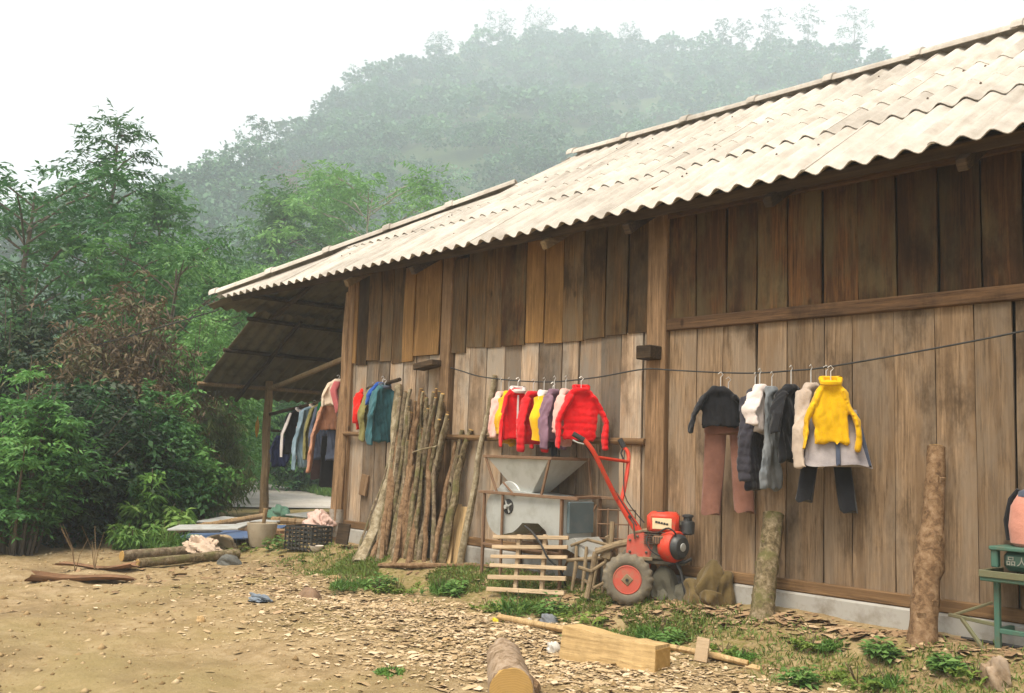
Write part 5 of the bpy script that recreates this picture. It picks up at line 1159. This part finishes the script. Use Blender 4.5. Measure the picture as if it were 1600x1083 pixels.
bar('foot_bar', (-.30, .0, .15), (.0, 0.0, .13), .022, M_greeny, gm); bar('foot_bar', (-.22, .0, .14), (-.03, -.10, -.02), .022, M_greeny, gm); bar('foot_bar', (-.28, .02, .15), (-.10, .16, .24), .016, M_greeny, gm)
MB().tube([(-.28, .12, -.0), (.5, .14, .0)], .012, 6).build('base_pipe', M_blk, gm)
C_pinkb = fabric('pink_bag_cloth', (.60, .27, .20, 1), (.52, .22, .165, 1), var=.05)
bg_ = thing('pink_bag', 'pink rounded bag with dark top standing on the green machine', 'bag', (g0[0] + .25, g0[1] + .17, g0[2] + .598))
loft(lerp_prof([(0, .20, .11, 0, 0), (.02, .225, .13, 0, 0), (.12, .235, .135, 0, 0), (.24, .22, .13, 0, 0), (.31, .19, .11, .01, 0), (.33, .15, .08, .01, 0)], 16), 30, [(3, .4, .2)], .01).build('body', C_pinkb, bg_)
loft(lerp_prof([(.30, .19, .12, .01, 0), (.335, .185, .11, .01, 0), (.365, .12, .07, .03, 0), (.39, .06, .04, .04, 0)], 8), 22, wr(random.Random(3)), .05).build('flap', C_slate, bg_)
MB().tube([(-.235, -.02, .03), (-.25, -.02, .15), (-.22, -.02, .28), (-.17, -.02, .34)], .016, 8).build('strap', C_black, bg_)
# ================================================================== YARD CLUTTER
def Gs(px, py, dz=0.0): p = G(px, py); return (p[0], p[1], p[2] + dz)
def lying_log(label, a, b, r0, r1, m, seed, name='lying_log', cat_='log', near_cut=True, cutm=None, seg=18, n=12, noise=.05):
    rng_ = random.Random(seed); a, b = Vector(a), Vector(b); base = Vector((a.x, a.y, a.z - r0)); rt = thing(name, label, cat_, tuple(base)); P = [a.lerp(b, i / (n - 1)) - base for i in range(n)]; Rd = [(r0 + (r1 - r0) * i / (n - 1)) * rng_.uniform(.97, 1.04) for i in range(n)]
    MB().tube(P, Rd, seg, noise=noise, rng=rng_).build('shaft', m, rt); d = (P[0] - P[1]).normalized()
    if near_cut: MB().tube([P[0] - d * .006, P[0] + d * .006], [Rd[0] * .97, Rd[0] * .94], seg, noise=.03, rng=rng_).build('cut_end', cutm or M_cut, rt)
    d2 = (P[-1] - P[-2]).normalized(); MB().tube([P[-1] - d2 * .004, P[-1] + d2 * .004], [Rd[-1] * .95, Rd[-1] * .9], seg).build('cut_end', cutm or M_cut, rt)
    return rt
# log in the foreground with its yellow cut face to the camera
a = onZ(800, 1052, -.02); gA = gd(a[0], a[1]); a = (a[0], a[1], gA + .115); b = onZ(787, 1010, -.06); b = (b[0], b[1], gd(b[0], b[1]) + .095)
lg = lying_log('thick log lying in the wood chips with its yellow cut end forward', a, b, .118, .098, B_log, 5, seg=26, noise=.07)
p = Vector(a) - Vector(lg.location); q = Vector(b) - Vector(a)
MB().tube([p + q * .12 + Vector((.115, .03, -.04)), p + q * .45 + Vector((.16, .04, -.06)), p + q * .75 + Vector((.1, .03, -.04))], [.035, .05, .03], 9, noise=.12, rng=random.Random(2)).build('loose_bark', B_brown, lg)
# hewn timber block
A, B = Vector(G(871, 1031)), Vector(G(1022, 1052)); d = B - A; L = math.hypot(d.x, d.y); hb2 = MB()
W_hewn = wood('hewn_pale_timber', (.60, .43, .22, 1), (.47, .32, .145, 1), None, axis='x', vmin=1, vmax=1.02, stain=.35); nx = 14; V = []; rg_ = random.Random(6)
for i in range(nx):
    f = i / (nx - 1); x = f * L; h0 = .215 - .04 * f + .006 * math.sin(9 * f) + rg_.uniform(-.006, .006); w0 = .20
    sh = .03 * (1 - f)
    V += [(x + .012 * rg_.uniform(-1, 1), 0 + rg_.uniform(-.006, .006), -.02), (x + sh * (1 if i == 0 else 0), .012 + rg_.uniform(-.006, .006), h0), (x + sh * (1 if i == 0 else 0), w0 + rg_.uniform(-.008, .008), h0 - .01), (x, w0 + .01, -.02)]
F = [(0, 1, 2, 3), tuple((nx - 1) * 4 + k for k in (3, 2, 1, 0))]
for i in range(nx - 1):
    for k in range(4): F.append((i * 4 + k, i * 4 + (k + 1) % 4, (i + 1) * 4 + (k + 1) % 4, (i + 1) * 4 + k))
hb2.add(V, F); rt = thing('hewn_timber', 'squared pale hewn timber block lying among the wood chips', 'timber', tuple(A), math.atan2(d.y, d.x)); hb2.build('block', W_hewn, rt, smooth_=False)
MB().box((L + .001, .106, .078), (.006, .19, .155), bev=.002).build('sawn_end', M_cut, rt, smooth_=False)
# long pale pole under it
a, b = Vector(Gs(780, 970, .03)), Vector(Gs(1168, 1043, .025)); mid = Vector((0, 0, .0))
crooked([a, Vector(Gs(860, 987, .035)), Vector(Gs(1040, 1019, .04)), Vector(Gs(1100, 1031, .04)), b], .024, .02, M_split, 'pale_pole', 'long peeled pole running behind the hewn timber block', 'pole', None, 9, 12, .006)
p = G(1097, 1034); tag(MB().box((0, 0, .075), (.085, .02, .15), (R(-12), R(4), 0), bev=.003).build('board_offcut', M_slat, None, p, (0, 0, .3), smooth_=False), 'small grey board offcut standing against the peeled pole', 'board')
lump('grey_stone', 'blue grey stone behind the peeled pole', 'stone', Gs(858, 972, -.01), (.16, .12, .07), plain('blue_grey_stone', (.16, .17, .19, 1), .9), 3, .25, 1.5)
lump('pale_stone', 'small pale round stone touching the peeled pole', 'stone', Gs(826, 974, -.01), (.05, .05, .05), plain('pale_stone_mat', (.55, .5, .42, 1), .9), 4)
lump('yellow_scrap', 'bright yellow scrap at the end of the peeled pole', 'scrap', Gs(773, 972, -.0), (.07, .05, .03), plain('yellow_scrap_mat', (.62, .52, .04, 1), .7), 5, .4)
lump('white_bag', 'crumpled translucent white plastic bag left of the hewn timber', 'plastic bag', Gs(863, 1018, -.01), (.10, .08, .07), plain('white_plastic', (.56, .54, .5, 1), .4), 6, .4, 2)
lump('brown_stone', 'angular brown stone at the edge of the wood chips', 'stone', Gs(484, 935, -.02), (.27, .2, .13), plain('brown_stone_mat', (.22, .14, .085, 1), .95, bump=.5), 7, .35, 1.0, sub=7)
lump('blue_rag', 'small grey blue rag lying on the yard', 'rag', Gs(404, 936, -.01), (.27, .13, .05), fabric('blue_rag_mat', (.20, .24, .29, 1)), 8, .4, 1.8, .2, crease=.8)
lump('dark_shoe', 'dark worn shoe lying near the two logs', 'shoe', Gs(358, 882, -.01), (.24, .16, .10), plain('shoe_mat', (.10, .10, .09, 1), .8), 9, .35, 1.5, .6)
lump('small_stone', 'small tan stone in the middle of the yard', 'stone', Gs(314, 970, -.01), (.08, .06, .05), plain('tan_stone', (.42, .28, .13, 1), .95), 10, .2)
lump('pale_stump', 'pale rounded root stump at the lower right corner', 'stump', Gs(1556, 1070, -.02), (.14, .12, .17), B_log, 12, .3, 1.6, flat=.4)

# ---- bark sheets and logs at the far side of the yard
M_barkin = wood('bark_sheet', (.28, .155, .085, 1), (.16, .088, .048, 1), None, axis='x', vmin=.85, vmax=1.1, stain=.4, fine=.7)
def bark_sheet(label, a, b, wdt, seed, curl=1.5, lift=0.0):
    a, b = Vector(a), Vector(b); d = b - a; L = math.hypot(d.x, d.y); rng_ = random.Random(seed); mb = MB(); ph = rng_.uniform(0, 6)
    def mk(th):
        def f(u, v):
            x = u * L; t_ = (v - .5) * 2 * curl * (1 + .25 * math.sin(3 * u + ph)); rad = wdt * (1 + .12 * math.sin(5 * u + ph)) - th
            return (x + .04 * math.sin(v * 9 + ph) * (u < .05 or u > .95), math.sin(t_) * rad + .04 * math.sin(4 * u + ph), lift + .02 + wdt * .5 - math.cos(t_) * rad * .5 + .018 * math.sin(6 * u + ph * 2))
        return f
    mb.grid(18, 9, mk(0)); n = len(mb.v); mb.grid(18, 9, mk(.014))
    rt = thing('bark_sheet', label, 'bark', tuple(a), math.atan2(d.y, d.x)); mb.build('sheet', M_barkin, rt); return rt
bark_sheet('long curled sheet of brown bark lying at the front of the bushes', Gs(45, 912), Gs(206, 910), .13, 3, 1.35)
bark_sheet('second curled bark sheet behind the long one', Gs(95, 893), Gs(212, 892), .12, 5, 1.2, .02)
lying_log('grey log lying behind the other one at the edge of the yard', Gs(190, 877, .055), Gs(290, 868, .055), .058, .052, B_grey, 21)
lying_log('knobbly mossy log in front of the grey log', Gs(215, 887, .045), Gs(372, 872, .045), .045, .052, B_moss, 22, noise=.12)
lump('cloth_heap', 'heap of pale cloth lying on the mossy log', 'cloth', Gs(315, 871, .07), (.62, .34, .17), fabric('pale_cloth_heap', (.60, .47, .36, 1), (.45, .33, .24, 1)), 23, .4, 1.9, .2, crease=.9)
lump('tan_sack', 'tan sack lying behind the pale cloth heap', 'sack', Gs(345, 858, .0), (.55, .26, .17), fabric('tan_sack_mat', (.44, .33, .19, 1)), 24, .25, 1.4, .2, crease=.5)

# ---- junk heap beside the porch
def flat_box(name, label, cat_, px, py, z, size, rot, m, grp=None):
    p = onZ(px, py, z); return tag(MB().box((0, 0, 0), size, bev=.004).build(name, m, None, (float(p[0]), float(p[1]), z), rot, smooth_=False), label, cat_, grp)
M_bluesheet = plain('blue_sheet_mat', (.07, .12, .24, 1), .5, dirt=(.16, .19, .24, 1), dscale=6, damt=.7)
M_greysheet = plain('grey_sheet_mat', (.36, .37, .36, 1), .7, dirt=(.22, .2, .17, 1), dscale=6)
JH = 'boards and sheets in the junk heap'
flat_box('blue_sheet', 'blue tin sheet lying on the junk heap by the road', 'sheet', 362, 832, .05, (1.15, .75, .02), (R(8), R(-4), .5), M_bluesheet, JH)
flat_box('grey_sheet', 'grey corrugated offcut lying across the blue sheet', 'sheet', 325, 824, .16, (.85, .3, .02), (R(6), R(-3), .7), M_greysheet, JH)
flat_box('grey_sheet', 'pale grey sheet between the bamboo and the mortar', 'sheet', 372, 815, .12, (1.0, .5, .02), (R(5), 0, .35), M_greysheet, JH)
flat_box('grey_plank', 'weathered grey plank under the pale sheet', 'plank', 385, 825, .10, (1.5, .2, .05), (0, 0, .2), W_post, JH)
flat_box('grey_plank', 'plank lying between the mortar and the crate', 'plank', 440, 838, .06, (.9, .22, .06), (0, 0, .25), W_post, JH)
flat_box('grey_plank', 'plank behind the crate near the corner post', 'plank', 500, 828, .12, (1.2, .2, .05), (0, 0, .15), W_post, JH)
flat_box('pale_sheet', 'pale blue sheet leaning out beyond the crate', 'sheet', 505, 806, .16, (1.1, .5, .02), (R(4), 0, .1), M_greysheet, JH)
def bamboo(label, a, b, r_, seed):
    a, b = Vector(a), Vector(b); rt = thing('bamboo_pole', label, 'bamboo pole', tuple(a)); d = b - a; n = 7; MB().tube([d * (i / (n - 1)) for i in range(n)], r_, 9).build('shaft', W_pole, rt)
    for i in range(1, n - 1): c_ = d * (i / (n - 1)); u_ = d.normalized(); MB().tube([c_ - u_ * .012, c_ + u_ * .012], r_ * 1.15, 9).build('node_ring', W_pole, rt)
bamboo('long bamboo pole lying over the junk heap', onZ(275, 829, .08), onZ(412, 806, .26), .035, 1)
bamboo('bamboo pole lying from the porch post towards the corner', onZ(425, 812, .14), onZ(500, 818, .12), .045, 2)
bamboo('thin bamboo pole sticking out beside the corner post', onZ(498, 800, .2), onZ(540, 808, .2), .025, 3)
tag(MB().box((0, 0, .1), (1.5, .3, .2), bev=.02).build('shade_box', plain('shade_box_mat', (.03, .03, .03, 1), .8), None, tuple(np.array(G(262, 850)) + np.array([0, .1, 0])), (0, 0, .5), smooth_=False), 'added black box painting the shade left of the blue sheet', 'shade box')  # added black box: paints the shadow beside the junk heap
M_mort = plain('mortar_stone', (.34, .28, .20, 1), .95, dirt=(.24, .19, .13, 1), dscale=8, bump=.4)
mo = thing('mortar', 'grey stone mortar with a wooden pestle standing in it', 'mortar', Gs(408, 850, -.03))
mo.scale = (.72, .72, .8)
MB().lathe([(.17, 0), (.2, .06), (.235, .26), (.24, .34), (.21, .345), (.17, .2), (.05, .14)], 24).build('bowl', M_mort, mo); MB().tube([(.0, 0, .16), (.02, .02, .40), (.03, .03, .55)], [.035, .03, .04], 10).build('pestle', W_pole, mo)
lump('green_bag', 'small sea green bag behind the porch post', 'bag', tuple(onZ(437, 808, .05)), (.5, .35, .2), fabric('sea_green', (.15, .3, .22, 1)), 31, .3, 1.6, crease=.5)
# black crate
cr = thing('black_crate', 'black plastic mesh crate standing near the corner post', 'crate', Gs(481, 857, -.01), R(14)); M_crate = plain('crate_black', (.03, .03, .028, 1), .6, dirt=(.09, .075, .055, 1), dscale=10)
cw, cdp, chh = .40, .30, .25
for z in np.linspace(.02, chh, 6):
    for (c_, s_) in (((0, -cdp / 2, z), (cw, .012, .02)), ((0, cdp / 2, z), (cw, .012, .02)), ((-cw / 2, 0, z), (.012, cdp, .02)), ((cw / 2, 0, z), (.012, cdp, .02))): MB().box(c_, s_).build('slat', M_crate, cr, smooth_=False)
for x in np.linspace(-cw / 2, cw / 2, 8):
    for y in (-cdp / 2 - .008, cdp / 2 + .008): MB().box((x, y, chh / 2), (.014, .01, chh)).build('rib', M_crate, cr, smooth_=False)
for y in np.linspace(-cdp / 2, cdp / 2, 5):
    for x in (-cw / 2 - .008, cw / 2 + .008): MB().box((x, y, chh / 2), (.01, .014, chh)).build('rib', M_crate, cr, smooth_=False)
MB().box((0, 0, .01), (cw, cdp, .012)).build('bottom', M_crate, cr, smooth_=False)
p = cr.location; lump('pink_sack', 'pale pink sack resting behind the black crate', 'sack', (p[0] - .42, p[1] + .40, p[2] + .22), (.42, .3, .17), fabric('pale_pink_sack', (.66, .46, .40, 1), (.5, .34, .28, 1)), 33, .35, 1.6, .1, crease=.6)
tag(MB().lathe([(.03, 0), (.05, .01), (.075, .05), (.08, .065), (.07, .06), (.04, .02)], 18).build('white_bowl', plain('white_enamel', (.66, .58, .5, 1), .4), None, Gs(494, 862, .0)), 'small white bowl on the ground in front of the crate', 'bowl')
tag(MB().box((0, 0, .16), (.2, .02, .22), (R(-8), 0, 0), bev=.004).build('tin_plate', W_dark, None, Gs(535, 858, .0), (0, 0, .1), smooth_=False), 'dark board piece leaning at the foot of the corner post', 'board')
q = onY(568, 758, -.06); tag(MB().box((0, 0, 0), (.14, .03, .24), (R(-4), R(6), 0), bev=.005).build('wall_bracket', W_post, None, (q[0], -.05, q[2]), smooth_=False), 'small wooden board nailed low on the wall behind the firewood', 'board')
# dead twigs in front of the bushes
for i, (px, py, lab) in enumerate([(118, 892, 'dry bare twig standing behind the bark sheets'), (148, 890, 'dry forked weed stalk behind the bark sheets')]):
    r_ = random.Random(i + 5); b = Gs(px, py, -.02); rt = thing('dry_stalk', lab, 'weed stalk', b); mb = MB()
    for k in range(4): a_ = r_.uniform(0, 6.3); h = r_.uniform(.2, .5); mb.tube([(0, 0, 0), (math.cos(a_) * .05, math.sin(a_) * .05, h * .5), (math.cos(a_) * .18, math.sin(a_) * .18, h)], [.005, .003, .0015], 5)
    mb.build('stalks', W_pole, rt)
# utility wire from the eave to beyond the picture
a = onY(346, 492, -.5); b = at(-40, 566, 20); tag(MB().tube([tuple(q) for q in spline([(HX - .25, -.40, 2.99), tuple(np.array([HX, -.4, 2.95]) * .5 + b * .5 - np.array([0, 0, .12])), tuple(b), tuple(b + (b - np.array([HX, -.4, 2.95])) * .6)], 24)], .008, 6).build('utility_wire', M_wire), 'thin dark wire running from the eave corner into the trees', 'wire')

# ---- wood chips, bark litter, grass
def chip_mat(name, stops):
    t = NT(name); a_ = t.n('Attribute'); a_.attribute_name = 'var'; return t.fin(t.ramp(a_.outputs['Fac'], stops), .9, spec=.15)
M_chips = chip_mat('wood_chip', [(0, (.29, .20, .105, 1)), (.3, (.41, .295, .165, 1)), (.7, (.51, .385, .235, 1)), (1, (.63, .50, .345, 1))]); M_litter = chip_mat('bark_litter', [(0, (.17, .108, .057, 1)), (.5, (.31, .20, .112, 1)), (1, (.47, .345, .21, 1))])
def flakes(P, L, Wd, rng, lift=.008):
    n = len(P); a_ = rng.uniform(0, 6.283, n); D = np.stack([np.cos(a_), np.sin(a_), rng.normal(size=n) * .12], -1); S = np.stack([-np.sin(a_), np.cos(a_), rng.normal(size=n) * .16], -1)
    L = L[:, None]; Wd = Wd[:, None]; c_ = P + np.array([0, 0, lift]) * rng.uniform(.3, 1.4, (n, 1)); up = np.array([0, 0, 1.0]) * Wd * rng.uniform(-.1, .2, (n, 1))
    V = np.stack([c_ - D * L / 2 - S * Wd * .35, c_ - S * Wd * .5 + up, c_ + D * L / 2 - S * Wd * .25, c_ + D * L * .45 + S * Wd * .4, c_ + S * Wd * .5 + up, c_ - D * L * .42 + S * Wd * .4], 1)
    F = np.arange(n * 6).reshape(n, 6); return V.reshape(-1, 3), np.concatenate([F[:, [0, 1, 4, 5]], F[:, [1, 2, 3, 4]]])
rng = np.random.RandomState(21)
def scatter(n, cx, cy, sx, sy, rot=0):
    x, y = rng.normal(size=n) * sx, rng.normal(size=n) * sy; c_, s_ = math.cos(rot), math.sin(rot); return cx + x * c_ - y * s_, cy + x * s_ + y * c_
xs, ys = zip(*[scatter(13000, -5.9, -1.75, 1.15, .38, .05), scatter(8000, -4.6, -2.1, .8, .42, .2), scatter(2400, -7.6, -1.75, .8, .35), scatter(1900, -6.5, -2.4, 1.6, .7), scatter(700, -3.6, -1.4, .5, .3)]); x = np.concatenate(xs); y = np.concatenate(ys)
k = y < -1.0; x, y = x[k], y[k]; sz = rng.gamma(1.6, .007, len(x)).clip(.004, .05)
V, F = flakes(np.stack([x, y, gdet(x, y)], -1), sz * rng.uniform(.9, 2.6, len(x)), sz, rng); o = struct(link('wood_chips', np_mesh('wood_chips', V, F, M_chips, np.repeat(rng.rand(len(x)), 6))), 'stuff'); o['label'] = 'pale wood chips and bark scraps strewn over the yard'; o['category'] = 'wood chips'
xs, ys = zip(*[scatter(900, -4.5, -.42, .7, .12), scatter(500, -3.5, -.4, .6, .12), scatter(500, -5.2, -.7, .5, .12), scatter(300, -7.6, -.5, .8, .15), scatter(260, -2.9, -.5, .4, .2), scatter(500, -8.6, -1.5, 1.2, .5), scatter(420, -10, -2.2, 1.5, .8)]); x = np.concatenate(xs); y = np.concatenate(ys)
k = y < -.12; x, y = x[k], y[k]; sz = rng.gamma(1.8, .011, len(x)).clip(.006, .07); V, F = flakes(np.stack([x, y, gdet(x, y)], -1), sz * rng.uniform(1, 3.0, len(x)), sz, rng); o = struct(link('bark_litter', np_mesh('bark_litter', V, F, M_litter, np.repeat(rng.rand(len(x)), 6))), 'stuff'); o['label'] = 'brown bark litter lying along the wall and over the yard'; o['category'] = 'litter'
# small clods and pebbles
n = 7000; x = rng.uniform(-12, -2.4, n); y = rng.uniform(-5.5, -.5, n); sz = rng.gamma(1.3, .0055, n).clip(.003, .04); oc = np.array([(1, 0, 0), (0, 1, 0), (-1, 0, 0), (0, -1, 0), (0, 0, .7), (0, 0, -.7)]); V = (np.stack([x, y, gdet(x, y)], -1)[:, None] + oc[None] * sz[:, None, None] * rng.uniform(.6, 1.3, (n, 6, 1)))
f8 = np.array([(0, 1, 4), (1, 2, 4), (2, 3, 4), (3, 0, 4), (1, 0, 5), (2, 1, 5), (3, 2, 5), (0, 3, 5)]); F = (np.arange(n)[:, None, None] * 6 + f8[None]).reshape(-1, 3)
M_clod = chip_mat('clod', [(0, (.17, .11, .05, 1)), (.6, (.32, .22, .11, 1)), (1, (.46, .36, .22, 1))]); o = struct(link('pebbles', np_mesh('pebbles', V.reshape(-1, 3), F, M_clod, np.repeat(rng.rand(n), 6))), 'stuff'); o['label'] = 'small clods and pebbles scattered over the bare yard'; o['category'] = 'pebbles'
# short grass on the bank
n = 30000; x = np.where(rng.rand(n) < .65, rng.uniform(-8.9, -4.4, n), rng.uniform(-9.6, -1.8, n)); y = -.82 + rng.normal(size=n) * .2 + VN.fbm(x * .9, x * 0 + 3.3, 3) * .2; m_ = VN.fbm(x * 1.3 + 9, y * 1.8, 3) > -.02; x, y = x[m_], y[m_]
P = np.stack([x, y, gdet(x, y)], -1); D = rng.normal(size=P.shape) * .6 + np.array([0, 0, .8]); V, F = leaf_quads(P, D, rng.uniform(.02, .075, len(P)), .009, rng, .15)
L_grass = leafmat('leaf_short_grass', [(0, (.13, .13, .03, 1)), (.5, (.13, .20, .04, 1)), (1, (.20, .29, .07, 1))]); o = struct(link('short_grass', np_mesh('short_grass', V, F, L_grass, np.repeat(rng.rand(len(P)), 4))), 'stuff'); o['label'] = 'short olive grass on the low bank before the wall'; o['category'] = 'grass'
# weeds that stand out one by one
L_blue = leafmat('leaf_blue_weed', [(0, (.08, .17, .045, 1)), (.5, (.14, .27, .07, 1)), (1, (.23, .37, .11, 1))]); L_fern = leafmat('leaf_fern', [(0, (.11, .17, .03, 1)), (.5, (.17, .26, .045, 1)), (1, (.27, .34, .08, 1))])
WD = 'weeds growing on the bank'
for i, (px, py, w_, h, lab) in enumerate([
        (545, 918, .34, .13, 'green weed at the far end of the bank beside the stone'), (592, 922, .26, .12, 'green weed second along the bank before the firewood'), (622, 926, .32, .14, 'green weed patch in front of the firewood foot'),
        (686, 926, .28, .14, 'green weed in front of the pale split boards'), (712, 928, .2, .12, 'small weed between split boards and slatted panel'), (762, 954, .16, .1, 'tiny bright weed below the slatted panel corner'),
        (806, 956, .28, .16, 'leafy blue green weed below the slatted panel'), (862, 960, .26, .14, 'broad-leaved weed below the right of the slatted panel'), (906, 968, .30, .13, 'spreading weed between the panel and the tractor wheel'),
        (1024, 1000, .26, .15, 'bright weed clump right behind the hewn timber'), (1048, 1008, .22, .1, 'low weed beside the bright clump behind the timber'), (1130, 1018, .22, .08, 'small weed above the peeled pole end'), (1162, 1026, .18, .08, 'small weed by the tip of the peeled pole'),
        (1250, 1068, .22, .12, 'rosette weed at the bottom edge of the picture'), (1268, 1008, .18, .09, 'small weed before the shorter leaning log'), (1300, 1012, .2, .09, 'small weed between the two leaning logs'), (1376, 1022, .24, .1, 'dense grassy weed left of the taller leaning log'),
        (1340, 1066, .30, .14, 'fern-like weed at the bottom between the logs'), (1390, 1070, .26, .12, 'yellow green fern weed under the taller log'), (1478, 1044, .2, .09, 'low weed in front of the green machine brace'), (1524, 1054, .24, .1, 'low weed beside the pale root stump'),
        (262, 856, .4, .3, 'leafy plant at the foot of the blue sheet'), (440, 858, .3, .16, 'grass tuft beside the stone mortar'), (372, 862, .4, .16, 'grass tuft by the tan sack'), (612, 1050, .14, .05, 'tiny weed alone among the wood chips')]):
    rg = np.random.RandomState(300 + i); rt = thing('weed', lab, 'weed', Gs(px, py, -.01), 0, WD); kind = i % 3; parts_ = []
    w_ *= 1.25 if px < 1120 else .95; h *= 1.35 if px < 1120 else 1.05; ns = (30, 16, 18)[kind]
    for q in range(ns):
        a_, rr0 = rg.uniform(0, 6.28), w_ * .5 * math.sqrt(rg.rand()); c0 = np.array([math.cos(a_) * rr0, math.sin(a_) * rr0, 0.0])
        hh = h * rg.uniform(.5, 1.15) * (1 - .4 * rr0 / (w_ * .5)); n = (16, 10, 14)[kind]
        if kind == 0:     # grassy tuft
            P = np.repeat(c0[None], n, 0) + rg.normal(size=(n, 3)) * np.array([.012, .012, 0]); D = rg.normal(size=(n, 3)) * .5 + np.array([0, 0, 1.0]); v, f = leaf_quads(P, D, hh * rg.uniform(.7, 1.4, n), .011, rg, .35)
        elif kind == 1:   # broad leaves in whorls
            z = np.linspace(.15, 1, n) * hh; an = np.arange(n) * 2.4 + rg.uniform(0, 6); D = np.stack([np.cos(an), np.sin(an), rg.uniform(-.1, .6, n)], -1); P = c0[None] + np.stack([z * 0, z * 0, z], -1); v, f = leaf_quads(P, D, rg.uniform(.045, .085, n), .034, rg, .25, N=np.tile(np.array([[0, 0, 1.0]]), (n, 1)) + rg.normal(size=(n, 3)) * .25)
        else:             # ferny fronds
            tl = np.linspace(.1, 1, n); dr_ = np.array([math.cos(a_), math.sin(a_), 0]) * hh * .9; P = c0[None] + dr_[None] * tl[:, None] + np.stack([tl * 0, tl * 0, hh * (1.5 * tl - tl ** 2 * .9)], -1); sd_ = np.where(np.arange(n) % 2, 1, -1)[:, None] * np.array([[-math.sin(a_), math.cos(a_), .1]]); v, f = leaf_quads(P, sd_ + dr_[None] / hh * .5 + rg.normal(size=(n, 3)) * .12, .065 * (1.15 - tl), .022, rg, .2)
        parts_.append((v, f, np.repeat(rg.rand() * .5 + rg.rand(n) * .5, 4)))
    v, f, a__ = cat(parts_); link('leaves', np_mesh('leaves', v, f, (L_weed, L_blue, L_fern)[kind], a__), rt)
    mb = MB()
    for q in range(6): a_ = rg.uniform(0, 6.28); mb.tube([(0, 0, -.01), (math.cos(a_) * w_ * .25, math.sin(a_) * w_ * .25, h * .8)], [.004, .002], 5)
    mb.build('stems', B_moss, rt)
# single larger chips
CH = 'larger wood chips lying loose'
ch = MB(); ch.add([(-.5, -.3, 0), (.4, -.35, .02), (.55, .2, 0), (-.35, .35, .03), (-.5, -.3, .16), (.4, -.35, .2), (.55, .2, .12), (-.35, .35, .2)], [(3, 2, 1, 0), (4, 5, 6, 7), (0, 1, 5, 4), (1, 2, 6, 5), (2, 3, 7, 6), (3, 0, 4, 7)]); chm = ch.mesh('big_chip', M_split, False)
for i, (px, py, s_, lab) in enumerate([(1180, 1044, .11, 'pale wedge chip at the tip of the peeled pole'), (1150, 1052, .10, 'flat brown chip below the peeled pole tip'), (938, 1050, .08, 'flat grey chip below the hewn timber'), (525, 903, .14, 'pale wood slab chip beside the far weed'), (497, 898, .13, 'upright pale wood splinter above the brown stone'),
        (1275, 968, .09, 'pinkish bark chunk by the wall between the logs'), (640, 945, .08, 'pale chip in front of the firewood weeds'), (860, 1060, .09, 'pale chip right of the thick log'), (700, 1000, .08, 'pale chip left of the thick log'), (455, 960, .09, 'pale chip on the bare yard')]):
    o = tag(link('big_chip', chm, None, Gs(px, py, .0), (random.Random(i).uniform(-.4, .4), random.Random(i + 9).uniform(-.3, .3), i * 1.3)), lab, 'wood chip', CH); o.scale = (s_, s_ * .7, s_ * .5)
